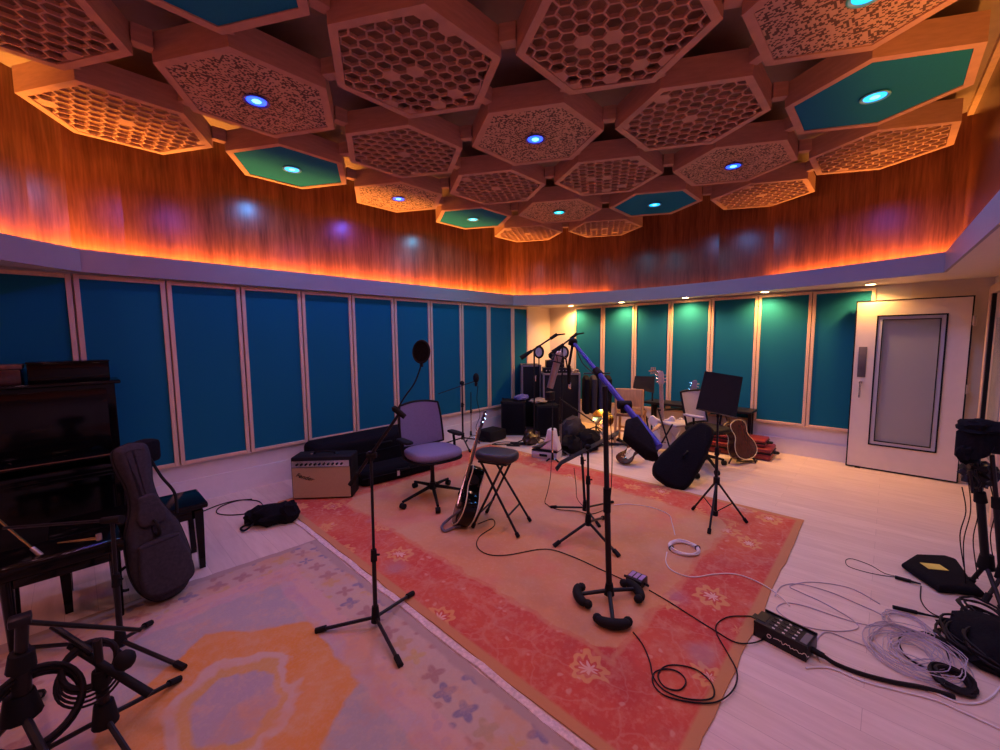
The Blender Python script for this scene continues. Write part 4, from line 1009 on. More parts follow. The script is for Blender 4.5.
# long padded cases behind the amplifier
def padded(label, p0, p1, w, h, m, name='instrument_case', bev=.07, zip_=True, z=.0):
    d = (p1-p0); L = d.length; d.normalize(); T = TX(V(p0.x, p0.y, z), d, UP.cross(d)); t = thing(name, label, 'instrument case', V(p0.x, p0.y, z))
    MB().at(T).slab([(0+.06, -w/2), (L*.5, -w/2*1.04), (L-.06, -w/2), (L, -w/2+.06), (L, w/2-.06), (L-.06, w/2), (.06, w/2), (0, w/2-.06), (0, -w/2+.06)], h, bev, 5, z0=0.002).build('shell', m, t)
    if zip_: MB().at(T).tube([(0, -w/2-.002, h*.62), (L*.5, -w/2*1.04-.002, h*.60), (L, -w/2-.002, h*.62)], .006, 5).build('zip', RUB, t)
    MB().at(T).tube(catmull([(L*.42, -w/2, h*.75), (L*.45, -w/2-.05, h*.8), (L*.55, -w/2-.05, h*.8), (L*.58, -w/2, h*.75)], 5), .012, 6).build('handle', RUB, t)
    return t, T
padded('long black padded case lying along the left wall behind the amplifier', V(1.74, 4.60, 0), V(3.3, 4.62, 0), .42, .45, NYL)
t_, T_ = padded('flatter black soft case on the floor between the amplifier and office chair', V(2.05, 4.16, 0), V(3.0, 4.10, 0), .34, .17, NYL, bev=.06)
MB().at(T_).box((.42, -.18, .09), (.03, .006, .07)).build('white_tag', LWHITE, t_, False)
# small black bag and cable on the boards
c = fl(275, 522); t = thing('soft_bag', 'crumpled small black bag on the bare boards left of the amplifier', 'bag', c)
q = MB().at(Matrix.Translation((c.x, c.y, 0))); q.ball((0, 0, .075), (.165, .12, .095), 3, .30, flat=.004, seed=3).ball((-.10, .10, .06), (.11, .08, .08), 3, .3, flat=.004, seed=8).ball((.09, -.07, .08), (.09, .09, .10), 3, .3, flat=.004, seed=12)
q.build('bag_body', NYL, t)
MB().tube(catmull([c+V(-.17, -.02, .05), c+V(-.24, -.03, .02), c+V(-.25, .05, .015), c+V(-.17, .06, .04)], 5), .009, 6).build('handle', RUB, t)
cable('microphone_cable', FC([(192, 516), (206, 510), (222, 504), (240, 500), (258, 501), (262, 507), (250, 513), (230, 515), (217, 513), (220, 507), (236, 501), (252, 499)], .005), .005, CABLE, 'black cable looped on the boards between the leaning gig bag and small bag')

# ================================================================== LEFT: PIANO AND NEIGHBOURS
px0, px1 = -1.25, .22           # along the wall
yb = 4.86                       # back of the piano
t = thing('upright_piano', 'black lacquered upright piano against the left wall', 'piano', (px1-.7, yb-.3, 0))
Ht = 1.265
MB().box(((px0+px1)/2, yb-.17, Ht/2+.02), (px1-px0, .32, Ht-.04), .006).build('case', LACQ, t, False)
MB().box(((px0+px1)/2, yb-.18, Ht+.012), (px1-px0+.07, .38, .028), .008).build('lid', LACQ, t)
MB().box(((px0+px1)/2, yb-.34, .98), (px1-px0-.10, .012, .50), .003).build('music_desk', LACQ, t)
for x_ in (px1-.03, px0+.03):
    MB().box((x_, yb-.46, .69), (.055, .30, .15), .012).build('key_cheek', LACQ, t)
    MB().box((x_, yb-.55, .32), (.07, .08, .60), .01).box((x_, yb-.40, .04), (.07, .40, .08), .01).build('toe_block', LACQ, t)
MB().box(((px0+px1)/2, yb-.46, .615), (px1-px0-.02, .32, .05), .006).build('key_bed', LACQ, t)
MB().box(((px0+px1)/2, yb-.615, .65), (px1-px0-.06, .02, .06), .006).build('key_slip', LACQ, t)
MB().box(((px0+px1)/2, yb-.44, .725), (px1-px0-.12, .26, .022), .008).build('fallboard', LACQ, t)
MB().box(((px0+px1)/2, yb-.335, .33), (px1-px0-.08, .015, .52), .004).build('bottom_board', LACQ, t)
MB().box((-.3, yb-.59, .742), (.9, .006, .006)).build('highlight_strip', BROWN, t, False)  # thin brown strip standing for a reddish highlight on the lacquer
# things on its lid
solo(MB().box((-.02, yb-.16, Ht+.026+.075), (.44, .26, .15), .008).box((-.02, yb-.16, Ht+.026+.155), (.45, .27, .012), .004), 'storage_box', LACQ, 'dark box lying on the right end of the piano lid', 'box')
solo(MB().box((-.47, yb-.16, Ht+.026+.055), (.40, .28, .11), .006), 'storage_box', MAHO, 'lower reddish-dark box left of the taller one on the piano', 'box')
solo(MB().box((-.36, yb-.16, Ht+.137+.018), (.20, .2, .034), .004), 'book', BROWN, 'brown book resting across the lower box on the piano', 'book')
# piano bench under the leaning bag
c0 = fl(67, 614); c1 = fl(196, 556); zt = .475
b0 = V(-.12, 3.44, 0); b1 = V(.53, 3.74, 0)
t = thing('piano_bench', 'black wooden piano bench in front of the piano, its right end past the gig bag', 'bench', (.2, 3.6, 0))
MB().box((.205, 3.59, zt-.02), (.76, .38, .04), .012).build('seat', LACQ, t)
MB().box((.205, 3.59, zt-.075), (.68, .31, .07), .004).build('apron', LACQ, t)
for x_ in (-.12, .53):
    for y_ in (3.44, 3.74):
        MB().at(Matrix.Translation((x_, y_, 0))).loft([[V(s*w, u*w, z) for s, u in ((-1, -1), (1, -1), (1, 1), (-1, 1))] for w, z in ((.017, .002), (.024, .30), (.026, zt-.05))]).build('leg', LACQ, t, False)
# padded piano stool nearer the camera
c = fl(118, 601); cx_, cy_ = c.x-.20, c.y-.10
t = thing('piano_stool', 'black padded stool in front of the piano bench, left of the charcoal gig bag', 'stool', (cx_, cy_, 0))
MB().at(Matrix.Translation((cx_, cy_, .44))).slab([(-.24, -.15), (.24, -.15), (.24, .13), (-.24, .13)], .085, .03, 4).build('seat', LACQ, t)
MB().box((cx_, cy_, .38), (.44, .24, .06), .004).build('apron', LACQ, t)
for s_, u in ((-1, -1), (1, -1), (1, 1), (-1, 1)): MB().cyl((cx_+.2*s_, cy_+.11*u, .40), (cx_+.2*s_, cy_+.11*u, .003), .026, .017, 10).build('leg', LACQ, t)
# grey gig bag leaning on the bench
ft = fl(170, 599, .0); hd = D(127, 444, fl(150, 590)); nn = (EYE-ft); nn.z = .25; nn = nn.normalized()
gb, _ = gigbag('charcoal gig bag leaning upright against the piano bench', ft+V(0, 0, .015), hd, (nn+RIGHT*.55).normalized(), GNYL, th=.16, pocket=GNYL, prof=[(0, .002), (.008, .06), (.05, .115), (.13, .155), (.24, .172), (.36, .165), (.47, .15), (.56, .115), (.66, .08), (.78, .072), (.88, .088), (.98, .10), (1.05, .085), (1.075, .002)], sc=.95)
MB().at(TR(D(146, 451, hd+FWD*.1), FWD)).box((0, 0, 0), (.15, .12, .12), .03).build('accessory_pouch', NYL, gb)

# near-left cluster: stands, clamps and a big coiled cable in a hoop
c = fl(120, 650); 
f = [fl(183, 671), fl(150, 627), fl(20, 652)]
ms = tripod('mic_stand', 'black mic stand at lower left with flat legs on the pale rug', 'mic stand', f, D(112, 520, fl(118, 655)), hub_z=.10, r=.013, lr=.010, ctr=fl(122, 655), collar=.5)
boom(ms, D(112, 520, fl(118, 655)), D(4, 528, fl(90, 655)), .008, True)
c = fl(108, 745)
f = [fl(178, 684), fl(36, 760), fl(150, 790)]
tp = D(96, 618, c+V(0, 0, 0))
ms = tripod('mic_stand', 'short black stand with round counterweight hoop, second from the left corner', 'mic stand', f, D(97, 640, c), hub_z=.14, r=.020, lr=.010, ctr=c, collar=.5)
hc = D(90, 664, c)
hz_ = (EYE-hc).normalized()
o = MB()
for k in range(5): o.torus(hc+hz_*.006*k+V(0, 0, -.012*k), .078+.005*k, .0045 if k else .011, z=(hz_+RIGHT*.3).normalized(), seg=30)
solo(o, 'cable_coil', CABLE, 'small coil of black cable hung on the short stand at lower left', 'cable coil')
MB().cyl(D(70, 645, c), D(150, 694, c), .013, .016, 10).build('swivel_arm', RUB, ms)
MB().cyl(D(52, 626, c), D(92, 652, c), .011, seg=8).build('clamp_arm', BLK, ms)
MB().ball(D(125, 660, c), (.035, .03, .04), 2).build('clutch_knob', RUB, ms)
# long arm with rubber ends lying across
c = fl(60, 660)
a = D(24, 622, fl(24, 680)); b_ = D(150, 628, fl(150, 660))
# leftmost thick stand column
c = V(-.06, 1.62, 0); c = fl(30, 780)
t = tripod('studio_stand', 'thick black stand column at the bottom left corner', 'mic stand', [fl(-60, 800), fl(90, 850), fl(40, 700)], D(22, 622, c), hub_z=.30, r=.026, lr=.014, ctr=c, collar=.55)
MB().box(tuple(D(20, 620, c)), (.055, .055, .03), .006).build('square_cap', BLKM, t)
MB().cyl(D(24, 622, c), D(140, 630, fl(150, 700)), .009, seg=8).build('side_arm', BLKM, t)
hc = D(35, 712, c); hz_ = (EYE-hc).normalized()
q = MB()
for k in range(5): q.torus(hc+hz_*(.012*k)+V(0, 0, .006*k), .118+.006*(k % 3), .007, z=(hz_+RIGHT*.45).normalized(), seg=34)
solo(q, 'cable_coil', CABLE, 'large coil of black cable hung on the column at the bottom left corner', 'cable coil')
# brass-coloured boom tube and microphone at left edge
a = D(-6, 516, fl(0, 640)); b_ = D(32, 548, fl(10, 640)); t = thing('microphone', 'slim brass-toned microphone pointing down right at the left edge', 'microphone', b_)
MB().cyl(a, b_, .006, seg=8).build('tube', GOLD, t); d = (b_-a).normalized(); MB().cyl(b_-d*.0, b_+d*.075, .011, .013, 12).build('capsule', COND, t)
a = D(58, 543, fl(100, 640)); b_ = D(99, 538, fl(100, 640)); t = thing('microphone', 'slim brass-toned microphone lying level in front of the dark chair', 'microphone', b_)
MB().cyl(a, b_, .004, .008, 8).build('tube', GOLD, t); MB().cyl(b_-V(0, 0, .01), b_+V(0, 0, .022), .012, seg=10).build('clip', COND, t)

# ================================================================== FAR CLUSTER
# slim mic stand by the left wall
c = fl(463, 446); f = [fl(470, 453), fl(441, 446), fl(484, 442)]
jt = D(462, 383, c)
ms = tripod('mic_stand', 'slim black mic stand by the left wall, right of the office chair', 'mic stand', f, jt, hub_z=.12, r=.014, lr=.011, ctr=fl(463, 444), collar=.6)
boom(ms, D(438, 394, c), D(478, 380, c), .006, False)
MB().ball(jt, .035, 2).build('clutch', RUB, ms)
q = D(476, 378, c); t = thing('microphone', 'black oval studio microphone held up before the left wall panels', 'microphone', q)
MB().ball(q, (.045, .045, .075), 3).build('foam_cover', RUB, t)
MB().cyl(q-V(0, 0, .07), q-V(0, 0, .12), .025, .02, 12).build('body', BLKM, t)
c = fl(471, 440); tripod('mic_stand', 'thin chrome stand standing close behind the slim black one', 'mic stand', [fl(466, 443), fl(479, 444), fl(480, 437)], D(471, 392, c), hub_z=.10, r=.010, lr=.008, ctr=c, mt=CHROME)
cable('hanging_cable', [D(478, 386, c), D(477, 400, c), D(480, 415, c), D(476, 428, c), D(482, 436, c)], .005, CABLE, 'thin lead hanging from the oval studio microphone')
messy_coil(486, 440, .16, 6, .010, CABLE, 'untidy black cables on the floor beside the left subwoofer', 21, .12)
solo(MB().box(tuple(fl(494, 440)+V(0, .05, .09)), (.36, .3, .16), .02), 'low_black_case', TOLEX, 'low black case on the floor by the wall, left of the tall black cabinet', 'case')
# two black cabinets
def cab(label, c, w, d_, h, ang, grille=True, nm='speaker_cabinet', m=TOLEX, z=0):
    T = Matrix.Translation((c.x, c.y, z)) @ Matrix.Rotation(ang, 4, 'Z'); t = thing(nm, label, 'speaker cabinet' if grille else 'case', (c.x, c.y, z))
    MB().at(T).box((0, 0, h/2+.01), (w, d_, h-.02), .015).build('cabinet', m, t)
    if grille: MB().at(T).box((0, -d_/2-.004, h/2), (w-.06, .014, h-.08), .004).build('grille', NYL, t)
    cn = MB().at(T)
    for s in (-1, 1):
        for u in (-1, 1):
            for z_ in (.03, h-.01): cn.ball((s*(w/2-.012), u*(d_/2-.012), z_), .026, 1)
    cn.build('corner_cap', RUB, t); return t, T
AV = -A0+rad(0)
cab('left black speaker cabinet of the pair below the cream corner', fl(516, 436)+FWD*.22-RIGHT*.03, .40, .38, .565, AV-.06)
cab('right black speaker cabinet of the pair, nearer the rack cases', fl(545, 438)+FWD*.22+RIGHT*.04, .38, .34, .52, AV+.08)
cl = fl(522, 437)+FWD*.25
solo(MB().at(Matrix.Translation((cl.x, cl.y, .575))).ball((0, 0, .04), (.15, .11, .05), 3, .35, flat=0, seed=31), 'folded_cloth', mat('blue_cloth', (.10, .10, .30), .9), 'small blue cloth heap on top of the left speaker cabinet', 'cloth')
cl = fl(541, 437)+FWD*.25
solo(MB().at(Matrix.Translation((cl.x, cl.y, .53))).ball((0, 0, .03), (.17, .12, .045), 3, .5, flat=0, seed=32), 'cable_heap', mat('grey_tan_cables', (.30, .24, .18), .7), 'heap of pale cables on top of the right speaker cabinet', 'cable heap')
# flight rack
def rack(label, px, pb, w, d_, h, ang, z=0):
    c = fl(px, pb)+FWD*(d_/2) if not hasattr(px, 'x') else px
    T = Matrix.Translation((c.x, c.y, z)) @ Matrix.Rotation(ang, 4, 'Z'); t = thing('flight_case', label, 'flight case', (c.x, c.y, z))
    MB().at(T).box((0, 0, h/2+.005), (w, d_, h-.01), .006).build('body', TOLEX, t)
    e = MB().at(T)
    for s in (-1, 1):
        for u in (-1, 1): e.box((s*w/2, u*d_/2, h/2), (.03, .03, h))
        e.box((0, s*d_/2, h-.005), (w, .03, .03)).box((s*w/2, 0, h-.005), (.03, d_, .03)).box((0, s*d_/2, .02), (w, .03, .03))
    e.build('edge_trim', mat('grey_alloy', (.22, .19, .20), .4, metal=.3), t, False)
    MB().at(T).box((w*.22, -d_/2-.008, h*.80), (.05, .02, .11), .004).build('latch', CHROME, t)
    return t, T
rk, RT_ = rack('tall black flight case with grey edges, behind the hanging condenser microphone', fl(565, 439)+FWD*.66, 0, .60, .46, 1.00, AV+.03)
rk2, _T = rack('second black flight case half hidden behind the speaker cabinets', fl(534, 436)+FWD*.74, 0, .32, .40, 1.12, AV)
hh = 1.00; cc = fl(565, 439)+FWD*.66
def on_rack(dx, dy, z=0): return V(cc.x, cc.y, hh+z)+RIGHT*dx+FWD*dy
T = Matrix.Translation(on_rack(-.05, .0, .0)) @ Matrix.Rotation(AV, 4, 'Z')
t = thing('mixer', 'black rack mixer lying on the tall flight case', 'mixer', on_rack(-.05, 0))
MB().at(T).box((0, 0, .05), (.46, .34, .09), .01).build('case', BLKM, t)
for k in range(8): MB().at(T).cyl((-.19+.055*k, -.172, .05), (-.19+.055*k, -.186, .05), .010, seg=8).build('knob', CHROME, t)
T = Matrix.Translation(on_rack(-.08, .02, .097)) @ Matrix.Rotation(AV, 4, 'Z')
solo(MB().at(T).box((0, 0, .06), (.30, .28, .12), .01), 'rack_unit', BLK, 'square black unit stacked on the mixer', 'audio unit')
T = Matrix.Translation(on_rack(-.05, .04, .22)) @ Matrix.Rotation(AV, 4, 'Z')
solo(MB().at(T).ball((0, 0, .07), (.13, .10, .085), 3, .12, flat=0.0, seed=40), 'black_hat', NYL, 'rounded black cover on the top of the stacked units', 'cover')
for (px, py, lb, R_) in ((539, 352, 'left pale-faced ring pop screen above the flight cases', .095), (563.5, 352.5, 'right pale-faced ring pop screen above the flight cases', .098)):
    q = D(px, py, cc-FWD*.02); z_ = (RIGHT*(-.75)-FWD*.66).normalized()
    t = thing('pop_screen', lb, 'pop screen', q)
    MB().torus(q, R_, .018, z=z_, seg=28, sx=1).build('rim', RUB, t)
    MB().at(TR(q, z_)).lathe([(.0005, -.006), (R_-.01, -.004), (R_-.01, .004), (.0005, .006)], 28).build('screen', mat('pale_screen', (.62, .48, .48), .6), t)
    MB().cyl(q-V(0, 0, R_), V(q.x, q.y, max(hh+.1, q.z-.32)), .010, seg=8).build('stem', RUB, t)
def boom_mic(label, a, b, c, floor):
    t = thing('overhead_boom', label, 'mic boom', floor)
    MB().cyl(a, b, .013, seg=8).build('boom_arm', BLK, t); d = (b-a).normalized()
    MB().cyl(a-d*.06, a+d*.14, .038, .022, 10).build('counterweight', RUB, t)
    MB().cyl(b-d*.10, b+d*.02, .024, seg=8).cyl(b, c, .014, .010, 8).build('mic_clip', RUB, t)
    m = a+(b-a)*.32; MB().cyl(m, V(m.x, m.y, .02), .013, seg=8).build('pole', BLK, t)
    bs = MB()
    for k in range(3): bs.cyl(V(m.x, m.y, .14), V(m.x+.28*math.cos(2.1*k), m.y+.28*math.sin(2.1*k), .012), .010, seg=6)
    bs.build('tripod_base', BLK, t)
lk = cc-FWD*.98
boom_mic('boom stand arm rising right from a heavy weight, at the left of the cream corner', D(524, 356, lk), D(556, 335, lk), D(565, 334, lk), (lk.x, lk.y, 0))
lk = cc-FWD*.92
boom_mic('boom stand arm pointing up right beside the tip of the blue boom', D(556, 350, lk), D(576, 334.5, lk), D(584, 333, lk), (lk.x+.1, lk.y, 0))
# pole stand carrying the thin rods in front of the rack
c = fl(560, 460); t = tripod('mic_stand', 'bare grey pole in front of the tall flight case, with a slanting brace arm', 'mic stand', [fl(552, 458), fl(572, 458), fl(561, 452)], D(560, 398, c), hub_z=.10, r=.012, lr=.009, ctr=fl(561, 455), mt=mat('grey_steel', (.12, .11, .12), .35, metal=.6))
MB().cyl(D(561, 400, c), D(594, 422, c), .009, seg=8).build('brace_arm', BLKM, t)
c = fl(552.5, 462); t = tripod('mic_stand', 'thin pale pole rising behind the white tall-backed device', 'mic stand', [fl(547, 462), fl(558, 463), fl(552, 457)], D(552.5, 404, c), hub_z=.08, r=.009, lr=.007, ctr=c, mt=CHROME)
MB().box(tuple(D(550, 396, c)), (.12, .08, .11), .012).build('clamp_box', BLKM, t)
# white device
a = fl(531, 458); b_ = fl(557, 461.5); ex = (b_-a); L = ex.length; ex.normalize(); ey = UP.cross(ex)
T = TX(a, ex, ey); t = thing('steam_device', 'white device with tall curved back standing on the floor beyond the rug', 'device', a)
MB().at(T).box((L/2, .11, .055), (L, .22, .10), .02).build('base', LGREY, t)
MB().at(T).box((L*.48, -.003, .06), (L*.3, .008, .03)).build('black_slot', RUB, t, False)
MB().at(T).box((L/2, .11, .112), (L*.96, .21, .014)).build('dark_seam', RUB, t)
prf = [(.0, .12), (L*.25, .15), (L*.42, .20), (L*.52, .30), (L*.58, .395), (L*.70, .41), (L*.82, .39), (L*.88, .28), (L*.98, .20), (L, .12)]
MB().at(T @ Matrix.Translation((0, .11, 0)) @ Matrix.Rotation(PI/2, 4, 'X')).slab(prf, .16, .03, 3).build('hood', LWHITE, t)
# floor clutter by the rack
for k, (px, py, r_, lb, m) in enumerate(((532, 446, (.17, .10, .12), 'dark brown slumped bag left of the white device', DWOOD), (572, 455, (.20, .15, .13), 'lumpy black bag on the floor right of the white device', NYL),
                                 (590, 452, (.22, .18, .16), 'dark soft bag behind the edge-on music stand tray', NYL), (574, 446, (.24, .13, .24), 'heap of dark jackets at the foot of the flight case', GNYL))):
    c = fl(px, py)+FWD*.12
    solo(MB().at(Matrix.Translation((c.x, c.y, 0))).ball((0, 0, r_[2]*.8), r_, 3, .35, flat=.003, seed=50+k), 'soft_bag', m, lb, 'bag')
# hanging coats on a rail right of the rack
c = fl(602, 438)+FWD*.40
t = thing('coat_rail', 'dark garments hanging right of the tall flight case', 'garments', (c.x, c.y, 0))
MB().cyl((c.x, c.y, .01), (c.x, c.y, 1.0), .014, seg=8).cyl(V(c.x, c.y, 1.0)-RIGHT*.22, V(c.x, c.y, 1.0)+RIGHT*.22, .012, seg=8).build('rail', BLKM, t)
bs = MB()
for k in range(3): bs.cyl(V(c.x, c.y, .1), V(c.x+.2*math.cos(2.1*k), c.y+.2*math.sin(2.1*k), .01), .010, seg=6)
bs.build('foot', BLKM, t)
for k, m in enumerate((NYL, GNYL, NAVY, NYL)):
    q = V(c.x, c.y, .99)+RIGHT*(-.18+.12*k)
    o = [(-.02, 0), (.02, 0), (.14, -.06), (.15, -.3), (.13, -.62-.04*k), (-.12, -.64), (-.15, -.3), (-.14, -.06)]
    MB().at(TX(q-V(0, 0, .02), FWD, UP)).slab(o, .09, .03, 3).build('garment', m, t)
# cymbal and brass gleams
c = fl(603, 442); t = thing('percussion_stand', 'small brass cymbal on a stand behind the edge-on music stand', 'cymbal stand', (c.x, c.y, 0))
q = D(603, 418, c)
MB().cyl((c.x, c.y, .01), q, .010, seg=8).build('pole', CHROME, t)
MB().at(TR(q, (-.5, -.5, .75))).lathe([(.0005, .035), (.03, .03), (.05, .012), (.16, 0), (.165, -.002), (.05, .006), (.0005, .02)], 26).build('cymbal', GOLD, t)
bs = MB()
for k in range(3): bs.cyl(V(c.x, c.y, .15), V(c.x+.2*math.cos(2.1*k), c.y+.2*math.sin(2.1*k), .01), .009, seg=6)
bs.build('tripod_base', CHROME, t)
# wooden chair with light back and dark desk behind
def wchair(label, c, ang, m, sh=.46, bh=.92):
    T = Matrix.Translation((c.x, c.y, 0)) @ Matrix.Rotation(ang, 4, 'Z'); t = thing('wooden_chair', label, 'chair', (c.x, c.y, 0))
    MB().at(T).box((0, 0, sh), (.42, .42, .05), .015).build('seat', BROWN, t)
    for s in (-1, 1):
        MB().at(T).cyl((s*.18, -.18, sh-.02), (s*.19, -.2, .003), .022, .016, 8).build('leg', m, t)
        MB().at(T).cyl((s*.18, .19, bh), (s*.19, .2, .003), .022, .018, 8).build('leg', m, t)
    MB().at(T).box((0, .19, bh-.12), (.40, .025, .26), .01).build('back_panel', m, t)
    MB().at(T).box((0, -.19, .2), (.34, .02, .025)).build('stretcher', m, t); MB().at(T).box((0, .19, .22), (.34, .02, .025)).build('stretcher', m, t)
    return t
wchair('maple chair with solid back panel beside the blue boom', fl(630, 443)+V(0, 0, 0), AV+2.7, MAPLE, .46, .84)
c = fl(650, 441)
t = tripod('music_stand', 'small black music stand desk behind the maple chair', 'music stand', [fl(642, 442), fl(660, 443), fl(651, 438)], D(643, 405, c), hub_z=.1, r=.014, lr=.01, ctr=c)
cq = [D(635, 376, c), D(655, 376.5, c), D(654, 393, c-FWD*.06), D(633, 388, c-FWD*.06)]; n = (cq[1]-cq[0]).cross(cq[3]-cq[0]).normalized()
MB().add(cq+[q+n*.006 for q in cq], [(0, 1, 2, 3), (7, 6, 5, 4), (0, 4, 5, 1), (1, 5, 6, 2), (2, 6, 7, 3), (3, 7, 4, 0)]).build('desk', BLK, t, False)
MB().cyl(D(643, 405, c), D(644, 386, c), .014, seg=8).build('tilt_bracket', RUB, t)
# low black bench along the far wall
c = V(6.1, 2.05, 0); t = thing('low_table', 'long low black table against the far wall behind the guitars', 'table', c)
MB().box((6.42, 2.05, .56), (.36, 1.5, .035), .008).build('tabletop', BLK, t)
for x_ in (6.46, 6.56):
    for y_ in (1.36, 2.74): MB().box((x_, y_, .273), (.04, .04, .54)).build('leg', BLK, t, False)
# trumpet-like chrome cluster standing on the table
c = V(6.22, 2.72, .52); t = thing('chrome_horn', 'small shiny horn upright on the dark table before the far wall', 'horn', c)
c = onx(653, 371, 6.36); c.z = .578
MB().cyl(c, c+V(0, 0, .40), .012, seg=8).build('stand_rod', BLKM, t)
q = D(653, 371, c)
o = MB()
for k in range(3): o.cyl(q+RIGHT*(-.03+.03*k)-V(0, 0, .05), q+RIGHT*(-.03+.03*k)+V(0, 0, .06), .010, seg=8)
o.cyl(q-RIGHT*.07, q+RIGHT*.05+V(0, 0, .01), .011, seg=8); o.build('valves', CHROME, t)
MB().cyl(q+RIGHT*.05, q+RIGHT*.09-V(0, 0, .02), .012, .045, 14).build('bell', CHROME, t)
# guitars with pale headstocks by the maple chair
ft = fl(663, 449, .05); hd = D(661, 371, ft)
guitar('electric_guitar', 'white electric guitar with long pale maple neck standing left of the mesh chair', ft, hd, (EYE-ft-RIGHT*.6).normalized(), body=EL, bt=.045, bm_=LWHITE, nm=mat('pale_maple', (.50, .36, .28), .4, var=.1), hole=False, pick=CREAMP)
ft = fl(686, 448, .05); hd = D(695, 380, ft)
guitar('electric_guitar', 'electric guitar with grey headstock and spread pegs behind the mesh chair', ft, hd, (EYE-ft).normalized(), body=EL, bt=.045, bm_=LWHITE, nm=mat('grey_wood', (.22, .20, .22), .4), hole=False)
# reddish guitar lying tilted on its stand
ft = fl(620, 462, .03); hd = D(655, 436, ft+FWD*.3+V(0, 0, .3))
gt, GT = guitar('bass_guitar', 'reddish guitar body tipped low, edge towards the rug under the blue boom', ft, ft+(RIGHT*.60+FWD*.25+V(0, 0, .42)), (RIGHT*-.35-FWD*.25+V(0, 0, .7)).normalized(), body=EL, bt=.045, bm_=MAHO, nm=MAPLE, hole=False, pick=CREAMP)
# folded stand legs on the floor
a = fl(604, 437); b_ = fl(640, 445)
solo(MB().cyl(fl(603, 436, .02), fl(640, 446, .02), .018, seg=8).cyl(fl(606, 443, .02), fl(639, 446, .03), .016, seg=8).cyl(fl(618, 438, .05), fl(628, 446, .02), .014, seg=8), 'folded_stand', BLK, 'folded black stand lying on the floor left of the reddish guitar', 'folded stand')
# big black gig bag leaning in the middle right
ft = fl(664, 487, .0); hd = D(707, 426, ft+FWD*.32); nn = (EYE-ft+RIGHT*-.5); nn.z = 1.5; nn.normalize()
gigbag('large matt black gig bag leaning over right of the reddish guitar', ft+V(0, 0, .03), hd+V(0, 0, .0), nn, NYL, th=.15, strap=False, sc=1.0, prof=[(0, .002), (.01, .14), (.06, .21), (.16, .245), (.30, .245), (.45, .225), (.60, .21), (.75, .19), (.90, .16), (1.02, .12), (1.065, .07), (1.075, .002)])
# mesh office chair behind it
c = fl(706, 464); t = thing('mesh_chair', 'office chair with pale grey mesh back behind the large black gig bag', 'office chair', (c.x, c.y, 0))
for px, py in ((697, 476), (717, 473), (724, 463), (706, 457), (692, 463)):
    q = fl(px, py, .03); q.z = .06
    a = MB().cyl(V(c.x, c.y, .11), q+V(0, 0, .01), .022, .014, 8).build('base_arm', RUB, t)
    MB().cyl(q-RIGHT*.022-V(0, 0, .028), q+RIGHT*.022-V(0, 0, .028), .030, seg=12).build('castor', RUB, a)
MB().cyl(V(c.x, c.y, .09), V(c.x, c.y, .42), .026, .02, 10).build('gas_column', BLKM, t)
fw = (RIGHT*.45-FWD*.80).normalized(); sd = fw.cross(UP)
MB().at(TX(V(c.x, c.y, .45), sd, fw)).slab([(.24*math.copysign(abs(math.cos(a))**.7, math.cos(a)), .23*math.copysign(abs(math.sin(a))**.7, math.sin(a))) for a in [2*PI*k/26 for k in range(26)]], .06, .025, 3).build('seat', RUB, t)
bk = V(c.x, c.y, 0)-fw*.19
g2 = [[bk+sd*u*.21+fw*(.05*u*u-.10*v)+V(0, 0, .50+.40*v) for u in [-1+2*i/8 for i in range(9)]] for v in [j/8 for j in range(9)]]
mb = MB(); mb.loft(g2, cap=False, closed=False); mb.loft([[p-fw*.008 for p in r] for r in g2], cap=False, closed=False)
bkm = mb.build('mesh_back', MESHG, t)
rim = g2[0]+[r[-1] for r in g2[1:]]+list(reversed(g2[-1]))[1:]+[r[0] for r in reversed(g2[1:-1])]
MB().tube(rim, .013, 7, True).build('back_frame', RUB, bkm)
MB().tube([V(c.x, c.y, .42)-fw*.1, bk-fw*.02+V(0, 0, .5), bk-fw*.09+V(0, 0, .75)], .02, 8).build('back_spine', RUB, t)
for s_ in (-1, 1):
    a = V(c.x, c.y, .44)+sd*s_*.25
    ar = MB().tube([a, a+sd*s_*.03+V(0, 0, .19)], .013, 8).build('arm_support', RUB, t)
    MB().at(TX(a+sd*s_*.03+V(0, 0, .20), sd, fw)).slab(outline([(-.13, .002), (-.12, .035), (0, .04), (.12, .035), (.13, .002)]), .024, .01, 3).build('arm_pad', MESHG, ar)
# metal folding chair with pale seat left of it
c = fl(677, 455); t = thing('folding_chair', 'black-framed folding chair between the white guitar and the mesh chair', 'chair', (c.x, c.y, 0))
T = Matrix.Translation((c.x, c.y, 0)) @ Matrix.Rotation(AV+.3, 4, 'Z')
MB().at(T).box((0, 0, .44), (.38, .36, .03), .01).build('seat', MESHG, t)
for s in (-1, 1):
    MB().at(T).cyl((s*.20, -.16, .012), (s*.20, .16, .62), .011, seg=8).build('leg', BLK, t)
    MB().at(T).cyl((s*.19, .18, .012), (s*.19, -.12, .46), .011, seg=8).build('leg', BLK, t)
MB().at(T).box((0, .16, .60), (.40, .02, .03), .008).build('back_rail', BLK, t)
